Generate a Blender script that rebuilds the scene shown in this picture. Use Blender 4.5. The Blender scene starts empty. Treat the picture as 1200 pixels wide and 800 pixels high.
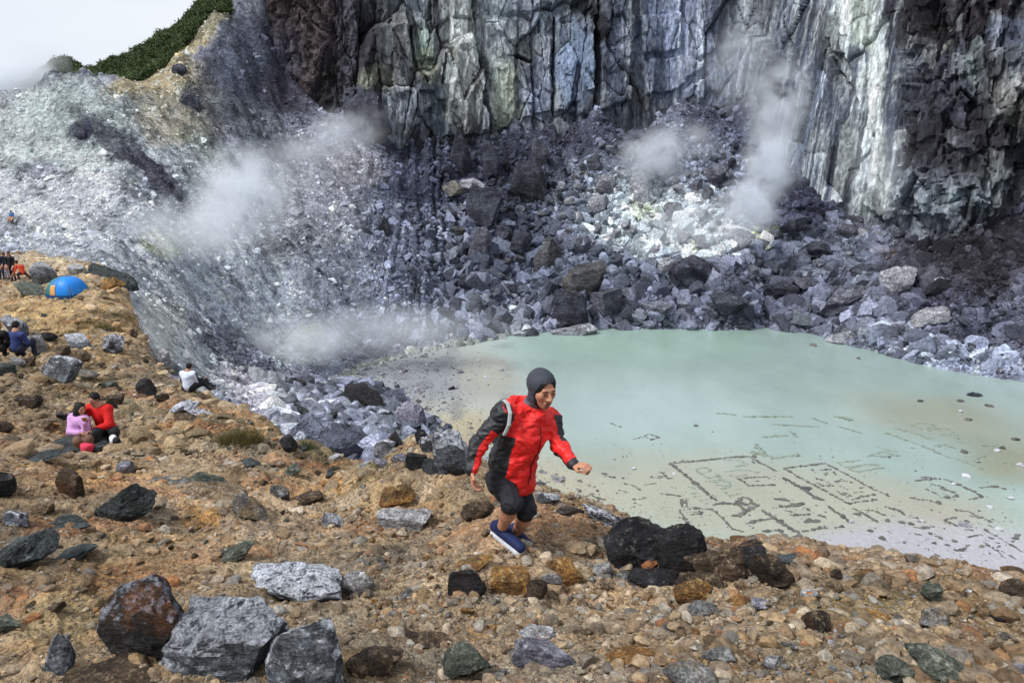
import bpy, bmesh, math, random, time
import numpy as np
from mathutils import Vector, Matrix, Euler
T0 = time.time()
scene = bpy.context.scene
COL = scene.collection
# ------------------------------------------------------------------ camera, sky, sun, exposure
PITCH = math.radians(13.0)
cam_d = bpy.data.cameras.new('camera'); cam = bpy.data.objects.new('camera', cam_d); COL.objects.link(cam)
cam_d.lens = 26.0; cam_d.sensor_width = 36.0; cam_d.clip_start = 0.1; cam_d.clip_end = 8000
cam.location = (0, 0, 0); cam.rotation_euler = (math.radians(90) - PITCH, 0, 0)
scene.camera = cam
scene.view_settings.view_transform = 'Standard'; scene.view_settings.look = 'None'
scene.cycles.volume_bounces = 16; scene.cycles.max_bounces = 16
scene.view_settings.exposure = 0.36; scene.view_settings.gamma = 1.0
SUN_EL, SUN_AZ = math.radians(50), math.radians(-122)      # azimuth from +Y towards +X
world = bpy.data.worlds.new('World'); scene.world = world; world.use_nodes = True
nt = world.node_tree; nt.nodes.clear()
wo = nt.nodes.new('ShaderNodeOutputWorld')
sky = nt.nodes.new('ShaderNodeTexSky'); sky.sky_type = 'NISHITA'; sky.sun_disc = False
sky.sun_elevation = SUN_EL; sky.sun_rotation = SUN_AZ
b1 = nt.nodes.new('ShaderNodeBackground'); b1.inputs[1].default_value = 0.10
nt.links.new(sky.outputs[0], b1.inputs[0])
tc = nt.nodes.new('ShaderNodeTexCoord'); mp = nt.nodes.new('ShaderNodeMapping'); mp.inputs['Scale'].default_value = (1, 1, 3)
nz = nt.nodes.new('ShaderNodeTexNoise'); nz.inputs['Scale'].default_value = 2.2; nz.inputs['Detail'].default_value = 6
rp = nt.nodes.new('ShaderNodeValToRGB')
rp.color_ramp.elements[0].position = 0.3; rp.color_ramp.elements[0].color = (0.80, 0.86, 0.95, 1)
rp.color_ramp.elements[1].position = 0.62; rp.color_ramp.elements[1].color = (0.91, 0.945, 0.985, 1)
b2 = nt.nodes.new('ShaderNodeBackground'); b2.inputs[1].default_value = 0.80
mx = nt.nodes.new('ShaderNodeMixShader'); mx.inputs[0].default_value = 0.93
nt.links.new(tc.outputs['Generated'], mp.inputs[0]); nt.links.new(mp.outputs[0], nz.inputs[0])
nt.links.new(nz.outputs[0], rp.inputs[0]); nt.links.new(rp.outputs[0], b2.inputs[0])
nt.links.new(b1.outputs[0], mx.inputs[1]); nt.links.new(b2.outputs[0], mx.inputs[2]); nt.links.new(mx.outputs[0], wo.inputs[0])
sd = bpy.data.lights.new('sun', 'SUN'); sd.energy = 2.7; sd.angle = math.radians(11); sd.color = (1.0, 0.985, 0.96)
sun = bpy.data.objects.new('sun', sd); COL.objects.link(sun)
sdir = Vector((math.sin(SUN_AZ) * math.cos(SUN_EL), math.cos(SUN_AZ) * math.cos(SUN_EL), math.sin(SUN_EL)))
sun.rotation_euler = sdir.to_track_quat('Z', 'Y').to_euler()
# ------------------------------------------------------------------ pixel <-> world helpers (photo is 1200 x 800)
F = 1200 * 26.0 / 36.0
CP, SP = math.cos(PITCH), math.sin(PITCH)
def ray(px, py):
    v = (400.0 - py) / F
    return (px - 600.0) / F, CP + v * SP, v * CP - SP
def at(px, py, Y):
    x, y, z = ray(px, py); k = Y / y
    return Vector((x * k, Y, z * k))
def on_z(px, py, z0):
    x, y, z = ray(px, py); k = z0 / z
    return Vector((x * k, y * k, z0))
def proj(P):
    x, y, z = P[..., 0], P[..., 1], P[..., 2]
    d = np.maximum(y * CP - z * SP, 1e-3); u = y * SP + z * CP
    return 600 + F * x / d, 400 - F * u / d
def lin(r, g, b):
    f = lambda c: (c / 255.0 / 12.92) if c / 255.0 <= 0.04045 else ((c / 255.0 + 0.055) / 1.055) ** 2.4
    return (f(r), f(g), f(b))
# ------------------------------------------------------------------ numpy noise
def _h(ix, iy, iz, s):
    h = (ix.astype(np.uint32) * np.uint32(374761393)) ^ (iy.astype(np.uint32) * np.uint32(668265263)) ^ (iz.astype(np.uint32) * np.uint32(2147483647)) ^ np.uint32((s * 974711 + 12345) & 0xffffffff)
    h = (h ^ (h >> np.uint32(13))) * np.uint32(1274126177)
    h = (h ^ (h >> np.uint32(15))) * np.uint32(2246822519)
    return ((h ^ (h >> np.uint32(16))) & np.uint32(0xffffff)).astype(np.float32) / np.float32(0xffffff)
def vnoise(x, y, z, s=0):
    x = np.asarray(x, np.float32); y = np.broadcast_to(np.asarray(y, np.float32), x.shape); z = np.broadcast_to(np.asarray(z, np.float32), x.shape)
    xi, yi, zi = np.floor(x), np.floor(y), np.floor(z)
    fx, fy, fz = x - xi, y - yi, z - zi
    xi, yi, zi = xi.astype(np.int64), yi.astype(np.int64), zi.astype(np.int64)
    fx = fx * fx * (3 - 2 * fx); fy = fy * fy * (3 - 2 * fy); fz = fz * fz * (3 - 2 * fz)
    r = 0
    for dx in (0, 1):
        wx = fx if dx else 1 - fx
        for dy in (0, 1):
            wy = fy if dy else 1 - fy
            for dz in (0, 1):
                wz = fz if dz else 1 - fz
                r = r + wx * wy * wz * _h(xi + dx, yi + dy, zi + dz, s)
    return r * 2 - 1
def fbm(x, y, z=0.0, o=4, s=0, g=0.5, l=2.03):
    r = 0; a = 1; t = 0; k = 1.0
    for i in range(o):
        r = r + a * vnoise(np.asarray(x) * k + i * 17.3, np.asarray(y) * k + i * 5.1, np.asarray(z) * k, s + i); t += a; a *= g; k *= l
    return r / t
def voro(x, y, s=0):
    "2-D cells: nearest-seed offset, cell random numbers, distance to the border"
    x = np.asarray(x, np.float32); y = np.asarray(y, np.float32)
    xi, yi = np.floor(x).astype(np.int64), np.floor(y).astype(np.int64)
    d1 = np.full(x.shape, 9.0, np.float32); d2 = d1.copy(); ox = np.zeros_like(x); oy = ox.copy(); r1 = ox.copy(); r2 = ox.copy(); r3 = ox.copy()
    zz = np.zeros_like(xi)
    for dx in (-1, 0, 1):
        for dy in (-1, 0, 1):
            cx, cy = xi + dx, yi + dy
            a, b = _h(cx, cy, zz, s), _h(cx, cy, zz + 1, s)
            ex, ey = x - (cx + a), y - (cy + b)
            d = np.sqrt(ex * ex + ey * ey); m = d < d1
            d2 = np.where(m, d1, np.minimum(d2, d)); d1 = np.where(m, d, d1)
            ox = np.where(m, ex, ox); oy = np.where(m, ey, oy)
            r1 = np.where(m, _h(cx, cy, zz + 2, s), r1); r2 = np.where(m, _h(cx, cy, zz + 3, s), r2); r3 = np.where(m, _h(cx, cy, zz + 4, s), r3)
    return ox, oy, r1, r2, r3, d2 - d1
def sstep(a, b, x):
    t = np.clip((x - a) / (b - a), 0, 1); return t * t * (3 - 2 * t)
# ------------------------------------------------------------------ object helpers
def tag(o, label=None, cat=None, group=None, kind=None):
    if label: o['label'] = label
    if cat: o['category'] = cat
    if group: o['group'] = group
    if kind: o['kind'] = kind
    return o
def empty(name, loc, rz=0.0):
    o = bpy.data.objects.new(name, None); COL.objects.link(o); o.location = loc; o.rotation_euler = (0, 0, rz); o.empty_display_size = 0.2
    return o
def np_mesh(name, V, Fc, smooth=True):
    "V (n,3) float, Fc (m,k) int with k = 3 or 4"
    me = bpy.data.meshes.new(name); V = np.asarray(V, np.float32); Fc = np.asarray(Fc, np.int32)
    me.vertices.add(len(V)); me.vertices.foreach_set('co', V.ravel())
    k = Fc.shape[1]; me.loops.add(Fc.size); me.loops.foreach_set('vertex_index', Fc.ravel())
    me.polygons.add(len(Fc)); me.polygons.foreach_set('loop_start', np.arange(0, Fc.size, k, dtype=np.int32))
    me.polygons.foreach_set('loop_total', np.full(len(Fc), k, np.int32))
    me.update(calc_edges=True)
    me.polygons.foreach_set('use_smooth', np.full(len(Fc), smooth, bool))
    return me
def set_col(me, C, name='Col'):
    a = me.attributes.new(name, 'FLOAT_COLOR', 'POINT')
    C = np.concatenate([np.clip(C, 0, 1), np.ones((len(C), 1))], 1).astype(np.float32); a.data.foreach_set('color', C.ravel())
def set_val(me, v, name):
    a = me.attributes.new(name, 'FLOAT', 'POINT'); a.data.foreach_set('value', np.asarray(v, np.float32))
def link(name, me, mat=None, parent=None, loc=None):
    o = bpy.data.objects.new(name, me); COL.objects.link(o)
    if mat:
        me.materials.clear(); me.materials.append(mat)
    if parent: o.parent = parent
    if loc is not None: o.location = loc
    return o
def grid_faces(nr, nc):
    i = np.arange(nr * nc).reshape(nr, nc)
    return np.stack([i[:-1, :-1], i[:-1, 1:], i[1:, 1:], i[1:, :-1]], -1).reshape(-1, 4)
# ------------------------------------------------------------------ node helpers
class N:
    def __init__(s, name, rough=0.9, spec=0.3):
        s.m = bpy.data.materials.new(name); s.m.use_nodes = True; s.t = s.m.node_tree
        s.b = s.t.nodes['Principled BSDF']; s.b.inputs['Roughness'].default_value = rough; s.b.inputs['Specular IOR Level'].default_value = spec
        s.o = s.t.nodes['Material Output']
    def n(s, ty, ins=None, **kw):
        x = s.t.nodes.new(ty)
        for k, v in kw.items(): setattr(x, k, v)
        for k, v in (ins or {}).items(): s.put(x.inputs[k], v)
        return x
    def put(s, sock, v):
        if isinstance(v, bpy.types.NodeSocket): s.t.links.new(v, sock)
        else:
            if hasattr(sock, 'default_value') and hasattr(sock.default_value, '__len__') and not hasattr(v, '__len__'): v = [v] * len(sock.default_value)
            if hasattr(v, '__len__') and len(v) == 3 and hasattr(sock.default_value, '__len__') and len(sock.default_value) == 4: v = (*v, 1)
            sock.default_value = v
    def coord(s, kind='Object'): return s.n('ShaderNodeTexCoord').outputs[kind]
    def pos(s): return s.n('ShaderNodeNewGeometry').outputs['Position']
    def map(s, v, sc=(1, 1, 1), rot=(0, 0, 0), loc=(0, 0, 0)):
        return s.n('ShaderNodeMapping', {'Vector': v, 'Scale': sc, 'Rotation': rot, 'Location': loc}).outputs[0]
    def noise(s, v, sc, det=4, rough=.55, dist=0.0): return s.n('ShaderNodeTexNoise', {'Vector': v, 'Scale': sc, 'Detail': det, 'Roughness': rough, 'Distortion': dist}).outputs[0]
    def vor(s, v, sc, feat='F1', out='Distance', rnd=1.0):
        x = s.n('ShaderNodeTexVoronoi', {'Vector': v, 'Scale': sc, 'Randomness': rnd}, feature=feat); return x.outputs[out]
    def ramp(s, f, stops):
        x = s.n('ShaderNodeValToRGB', {0: f}); e = x.color_ramp.elements
        while len(e) < len(stops): e.new(0.5)
        for i, (p, c) in enumerate(stops):
            e[i].position = p; e[i].color = (c, c, c, 1) if not hasattr(c, '__len__') else (*c, 1)
        return x.outputs[0]
    def mix(s, f, a, b, mode='MIX'):
        x = s.n('ShaderNodeMix', data_type='RGBA', blend_type=mode); s.put(x.inputs[0], f); s.put(x.inputs[6], a); s.put(x.inputs[7], b); return x.outputs[2]
    def math(s, op, a, b=0.0, c=0.0, clamp=False):
        x = s.n('ShaderNodeMath', {0: a, 1: b, 2: c}, operation=op, use_clamp=clamp); return x.outputs[0]
    def attr(s, name, ty='GEOMETRY', out='Color'):
        x = s.n('ShaderNodeAttribute', attribute_name=name, attribute_type=ty); return x.outputs[out]
    def bump(s, h, st=0.5, d=0.1, nrm=None):
        x = s.n('ShaderNodeBump', {'Height': h, 'Strength': st, 'Distance': d})
        if nrm is not None: s.put(x.inputs['Normal'], nrm)
        return x.outputs[0]
    def col(s, v): s.put(s.b.inputs['Base Color'], v)
    def nrm(s, v): s.put(s.b.inputs['Normal'], v)
# ================================================================== TERRAIN
LAKE_Z = -25.0
def shore(px, py): p = on_z(px, py, LAKE_Z - 0.25); return (p.x, p.y, p.z)
# crest of the near slope, where it breaks off into the crater: (px, py, distance)
EDGE = [(-160, 330, 44), (-60, 318, 50), (40, 296, 60), (90, 306, 52), (130, 318, 44), (150, 342, 36), (160, 372, 30), (174, 412, 25), (196, 436, 21.5), (235, 464, 18), (270, 476, 16.5), (300, 488, 15.2),
        (340, 512, 13.4), (380, 532, 12.0), (430, 548, 10.8), (480, 562, 10.0), (540, 582, 9.0), (620, 600, 8.3), (700, 614, 7.8),
        (800, 648, 7.2), (900, 650, 7.2), (1000, 668, 6.9), (1100, 684, 6.7), (1200, 688, 6.7), (1300, 694, 6.7), (1500, 700, 6.6)]
CT = []
def cp(px, py, Y): p = at(px, py, Y); CT.append((p.x, p.y, p.z))
for e in EDGE: cp(*e)
for i in range(len(EDGE) - 1):
    a, b = EDGE[i], EDGE[i + 1]
    if b[0] > 300: cp((a[0] + b[0]) / 2, (a[1] + b[1]) / 2, (a[2] + b[2]) / 2)
for e in EDGE[16:]:                                    # hidden flank under the crest, right of the runner
    x, y, z = ray(e[0], e[1])
    for Y in (9.5, 12, 16, 21, 27, 34, 41):
        zz = max(z / y * Y - 0.9 - 0.085 * Y, LAKE_Z - .6); CT.append((x / y * Y, Y, zz))
far = '''0 262 92;0 290 64;0 200 105;0 150 115;0 114 122;-150 270 85;-150 200 100;-150 130 115;-150 90 130;-350 200 80;-350 100 110;
60 297 62;60 262 85;60 200 104;60 150 114;60 96 126;100 284 75;100 250 92;100 200 103;100 150 113;100 110 122;100 84 128;140 92 133;
130 300 58;130 280 72;180 345 52;180 370 41;180 400 31;184 424 25;180 300 80;180 250 97;180 200 110;180 150 122;180 105 138;200 74 148;230 42 156;250 20 161;265 2 165;285 -40 172;300 -80 178;
200 380 44;215 352 62;165 330 50;215 425 31;215 400 42;235 440 28;250 450 32;250 430 48;250 390 78;250 350 92;250 300 103;250 250 112;250 200 122;250 150 132;250 100 144;
300 470 26;300 455 38;300 440 52;300 415 72;300 390 92;300 350 103;300 300 112;300 250 122;300 150 142;300 90 155;
350 500 20;350 480 30;350 460 44;350 440 62;350 415 88;345 380 103;
330 400 98;330 350 109;330 300 117;330 200 135;330 130 153;330 90 160;
420 538 16;420 515 24;420 490 34;420 470 46;420 452 62;420 405 105;420 370 112;420 330 119;420 250 134;420 160 152;420 125 160;
480 550 15;480 530 22;480 505 31;480 480 47;480 470 62;520 562 14;520 545 19;525 525 26;530 505 36;
520 165 164;600 145 168;700 135 168;800 120 170;880 110 168;910 180 158;940 235 148;1000 268 138;1060 275 128;1130 265 124;1200 252 122;1400 240 112;1600 230 105;
520 180 156;600 180 158;700 180 156;800 180 155;880 180 153;520 250 140;600 250 142;700 250 142;800 250 140;880 250 141;520 330 126;600 320 129;700 320 128;800 320 127;880 320 126;
950 330 123;950 270 138;1050 330 114;1050 375 105;1150 300 113;1150 360 105;1150 400 98;1300 250 116;1300 300 108;1300 350 102;1300 400 95;1500 300 100;1500 400 88;
0 420 20;80 400 24;20 330 46;80 345 34.5;0 345 38;130 345 34;130 380 27.5;150 430 20;60 430 19;0 480 13;105 530 11.2;200 500 13;200 530 10.8;300 530 10.8;380 560 9.6;
0 530 9.5;0 600 6.5;200 600 6.8;400 600 7.2;500 620 6.6;600 650 5.3;0 700 4.3;200 700 4.35;400 700 4.4;600 700 4.5;700 650 5.6;800 700 4.6;900 700 4.7;1050 710 4.7;1200 740 4.3;
0 800 3.05;200 800 3.05;400 800 3.05;600 800 3.1;800 800 3.15;1000 800 3.2;1200 800 3.3;1500 800 3.6;-300 800 3.0;-300 600 6.2;-300 450 14;-300 380 26'''
for r in far.replace('\n', '').split(';'):
    if r.strip(): cp(*[float(q) for q in r.split()])
for q in [(395, 452), (430, 425), (520, 404), (600, 392), (640, 389), (720, 386), (800, 386), (900, 386), (960, 394), (1000, 408), (1050, 421), (1100, 430), (1150, 438), (1200, 447), (1300, 460)]: CT.append(shore(*q))
for q in [(500, 440), (480, 470), (560, 440), (560, 480), (640, 500), (640, 430), (760, 410), (900, 410), (700, 500), (800, 450), (1000, 450), (900, 500), (1100, 470), (1000, 520), (1100, 540), (800, 540), (700, 560), (1200, 500), (1200, 560), (1300, 520), (900, 600), (1000, 620), (1100, 620), (1200, 630), (1350, 620), (620, 550), (560, 520), (800, 600), (700, 590)]:
    p = on_z(*q, LAKE_Z - .5); CT.append((p.x, p.y, p.z))
# behind the left mound, the wooded ridge, and ground round the camera that the photograph does not show
for (px, py, Y) in [(0, 150, 145), (60, 140, 148), (110, 120, 146), (20, 100, 205), (75, 78, 205), (110, 92, 195), (-60, 90, 230), (118, 84, 178), (150, 72, 184), (190, 52, 187), (225, 28, 189), (250, 6, 190), (275, -25, 192), (300, -60, 194),
                    (160, 90, 164), (200, 65, 168), (232, 34, 172), (255, 10, 174), (0, 140, 280), (150, 110, 260), (-300, 100, 260), (300, 0, 280)]: cp(px, py, Y)
CT += [(0, .5, -1.9), (-3, 0, -1.75), (3, 0, -2.0), (0, -10, -1), (-20, -10, -.5), (20, -12, -4), (-60, 0, 0), (60, 0, -18), (0, -60, 5), (-60, -60, 10), (60, -60, -5), (-140, 0, 10), (140, 0, 0), (0, -250, 15), (-250, 0, 20), (250, 0, 20), (250, 150, 10), (-250, 200, 10), (12, 3, -4.2), (20, 8, -12)]
for px in (400, 600, 800, 1000, 1200, 1500): cp(px, 150, 230); cp(px, 150, 300)
CT = np.array(CT, float)
def warp(x, y):
    r = np.sqrt(x * x + y * y) + 1e-6; R = np.log1p(r / 3.0); return np.stack([R * x / r, R * y / r], -1)
Q = warp(CT[:, 0], CT[:, 1])
def _k(d2): return -np.sqrt(d2 + 0.0004)
n = len(Q); A = np.zeros((n + 3, n + 3)); A[:n, :n] = _k(((Q[:, None] - Q[None]) ** 2).sum(-1)) - np.eye(n) * 0.0015
A[:n, n] = 1; A[:n, n + 1:] = Q; A[n, :n] = 1; A[n + 1:, :n] = Q.T
W = np.linalg.solve(A, np.concatenate([CT[:, 2], np.zeros(3)]))
def base_z(x, y):
    x = np.asarray(x, float); y = np.asarray(y, float); q = warp(x.ravel(), y.ravel()); out = np.empty(len(q))
    for i in range(0, len(q), 40000):
        s = q[i:i + 40000].astype(np.float32); d2 = (s[:, None, 0] - Q[None, :, 0].astype(np.float32)) ** 2 + (s[:, None, 1] - Q[None, :, 1].astype(np.float32)) ** 2
        out[i:i + 40000] = _k(d2) @ W[:n].astype(np.float32) + W[n] + s @ W[n + 1:].astype(np.float32)
    return out.reshape(x.shape)
EA = np.array([math.atan2(*(lambda v: (v[0], v[1]))(ray(e[0], e[1]))) for e in EDGE]); ER = np.array([math.hypot(*at(*e).xy) for e in EDGE])
_o = np.argsort(EA); EA = EA[_o]; ER = ER[_o]
def near_mask(x, y):
    "1 on the near slope, 0 on the crater side"
    az = np.arctan2(x, y); r = np.hypot(x, y); e = np.interp(az, EA, ER) * (1 + .05 * vnoise(x * .9, y * .9, 0, 71) + .04 * vnoise(x * 3, y * 3, 0, 72))
    return 1 - sstep(.97, 1.10, r / e)
SHP = [on_z(*q, LAKE_Z)[:2] for q in [(392, 452), (430, 428), (520, 406), (600, 392), (645, 388), (720, 384), (800, 385), (900, 385), (960, 391), (1000, 404), (1050, 418), (1100, 429), (1150, 438), (1200, 446), (1300, 462), (1500, 480)]] + [(70, 44), (40, 40), (10, 41), (-4, 46), (-10, 56), (-15, 66)]
def shore_dist(x, y):
    "signed distance to the edge of the crater floor, negative on the floor"
    x = x.ravel(); y = y.ravel(); d = np.full(x.shape, 1e9); ins = np.zeros(x.shape, bool)
    for i in range(len(SHP)):
        a, b = np.array(SHP[i]), np.array(SHP[(i + 1) % len(SHP)]); ab = b - a; t = np.clip(((x - a[0]) * ab[0] + (y - a[1]) * ab[1]) / (ab @ ab), 0, 1)
        d = np.minimum(d, np.hypot(x - a[0] - t * ab[0], y - a[1] - t * ab[1])); ins ^= ((a[1] > y) != (b[1] > y)) & (x < (b[0] - a[0]) * (y - a[1]) / (b[1] - a[1] + 1e-9) + a[0])
    return np.where(ins, -d, d)
def terrain_z(x, y):
    z = base_z(x, y); sd_ = shore_dist(x, y).reshape(np.shape(z)) + 1.2 * fbm(x * .12, y * .12, 0, 3, 45) + .5 * vnoise(x * .6, y * .6, 0, 46)
    z = np.where(sd_ < 0, LAKE_Z - np.clip(-sd_ * .3, 0, .5), np.where(sd_ < 12, np.maximum(z, LAKE_Z + sd_ * .28), z)); nm = near_mask(x, y); r = np.hypot(x, y)
    wet = sstep(.5, 5, sd_)                       # keep the crater floor flat
    # near slope: lumps, small ledges, grit
    a = fbm(x * .55, y * .55, 0, 4, 3) * .20 + np.abs(fbm(x * 1.7, y * 1.7, 0, 3, 9)) * .10 + fbm(x * 6, y * 6, 0, 3, 14) * .045 + fbm(x * 19, y * 19, 0, 2, 19) * .016
    o = voro(x * 1.15 + .25 * vnoise(x * 3, y * 3, 0, 4), y * 1.5, 5); a = a + (o[2] - .5) * .11 * sstep(0, .12, o[5]) * sstep(2, 5, r)
    a = a * np.clip(.55 + r / 16, .5, 1.6)
    # crater side: gullies running down the slope, blocks and rubble
    w = fbm(x * .03, y * .03, 0, 3, 22)
    t = sstep(-.20, -.04, np.arctan2(x, y)); ac = x * (.6 + .4 * t) + y * .8 * (1 - t); al = y * (.6 + .4 * t) - x * .8 * (1 - t)
    g = np.abs(fbm(ac * .09 + w, al * .014, 0, 4, 25)) * 3.6 - 1.0 + (1 - t) * (.35 * fbm(ac * .5, al * .08, 0, 3, 27) + .55 * fbm(x * .8, y * .8, 0, 4, 28))
    o1 = voro(x * .16 + w, y * .16, 31); o2 = voro(x * .45 + .4 * vnoise(x * .5, y * .5, 0, 33), y * .45, 32); o3 = voro(x * 1.1, y * 1.1, 35)
    f = g + (.22 + .78 * t) * (fbm(x * .5, y * .5, 0, 5, 40) * .9 + (o1[2] - .5) * 1.5 * sstep(0, .1, o1[5]) + (o2[2] - .5 + o2[0] * (o2[3] - .5)) * .9 * sstep(0, .15, o2[5]) + (o3[2] - .5) * .45 * sstep(0, .2, o3[5]))
    f = f * np.clip((r - 8) / 60, .12, 1.2)
    return z + nm * a + (1 - nm) * (f * wet + (1 - wet) * .06 * fbm(x * .2, y * .2, 0, 3, 44))
# polar grid round the camera: dense inside the view, coarse elsewhere
azv = np.concatenate([np.linspace(-math.pi, -.78, 60)[:-1], np.linspace(-.78, -.66, 16)[:-1], np.linspace(-.66, .66, 760)[:-1], np.linspace(.66, .78, 16)[:-1], np.linspace(.78, math.pi, 60)])
rv = np.concatenate([np.geomspace(.35, 2.6, 30)[:-1], np.geomspace(2.6, 22, 250)[:-1], np.geomspace(22, 70, 150)[:-1], np.geomspace(70, 185, 330)[:-1], np.geomspace(185, 420, 40)])
AZ, RR = np.meshgrid(azv, rv); TX, TY = RR * np.sin(AZ), RR * np.cos(AZ); TZ = terrain_z(TX.ravel(), TY.ravel()).reshape(TX.shape)
def ground(px, py, start=1.5, stop=320):
    "first hit of the ray through a photo pixel with the built terrain"
    x, y, z = ray(px, py); h = math.hypot(x, y); a = math.atan2(x, y)
    j = (np.interp(a, azv, np.arange(len(azv)))); j0 = int(j); fj = j - j0; j1 = min(j0 + 1, len(azv) - 1)
    col = TZ[:, j0] * (1 - fj) + TZ[:, j1] * fj; d = z / h * rv - col
    ok = np.where((d[:-1] > 0) & (d[1:] <= 0) & (rv[:-1] >= start) & (rv[:-1] < stop))[0]
    if not len(ok): i = len(rv) - 2; t = 0
    else: i = ok[0]; t = d[i] / (d[i] - d[i + 1])
    r = rv[i] * (1 - t) + rv[i + 1] * t
    return Vector((r * math.sin(a), r * math.cos(a), z / h * r))
def gz(x, y):
    a = math.atan2(x, y); r = math.hypot(x, y)
    i = np.clip(np.interp(r, rv, np.arange(len(rv))), 0, len(rv) - 1.001); j = np.clip(np.interp(a, azv, np.arange(len(azv))), 0, len(azv) - 1.001)
    i0, j0 = int(i), int(j); fi, fj = i - i0, j - j0
    return (TZ[i0, j0] * (1 - fj) + TZ[i0, j0 + 1] * fj) * (1 - fi) + (TZ[i0 + 1, j0] * (1 - fj) + TZ[i0 + 1, j0 + 1] * fj) * fi
def gz_v(x, y):
    a = np.arctan2(x, y); r = np.hypot(x, y)
    i = np.clip(np.interp(r, rv, np.arange(len(rv))), 0, len(rv) - 1.001); j = np.clip(np.interp(a, azv, np.arange(len(azv))), 0, len(azv) - 1.001)
    i0, j0 = i.astype(int), j.astype(int); fi, fj = i - i0, j - j0
    return (TZ[i0, j0] * (1 - fj) + TZ[i0, j0 + 1] * fj) * (1 - fi) + (TZ[i0 + 1, j0] * (1 - fj) + TZ[i0 + 1, j0 + 1] * fj) * fi
# ---- what the ground is made of, as patches of real colour fixed to the place
def dsat(c, k):
    m = sum(c) / 3; return tuple(m + (v - m) * k for v in c)
def paint(px, py, C, blobs, s=50, amp=9, sat=1.0):
    wx = px + amp * fbm(px / 22, py / 22, 0, 4, s) + amp * .5 * vnoise(px / 5, py / 5, 0, s + 7); wy = py + amp * fbm(px / 22, py / 22, 5, 4, s + 3) + amp * .5 * vnoise(px / 5, py / 5, 0, s + 9)
    for (cx, cy, rx, ry, ang, c, st) in blobs:
        ca, sa = math.cos(math.radians(ang)), math.sin(math.radians(ang)); dx, dy = wx - cx, wy - cy
        u = (dx * ca + dy * sa) / rx; v = (-dx * sa + dy * ca) / ry
        m = (1 - sstep(.55, 1.15, np.sqrt(u * u + v * v))) * st
        C = C * (1 - m[:, None]) + np.array(lin(*dsat(c, sat)))[None] * m[:, None]
    return C
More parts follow.
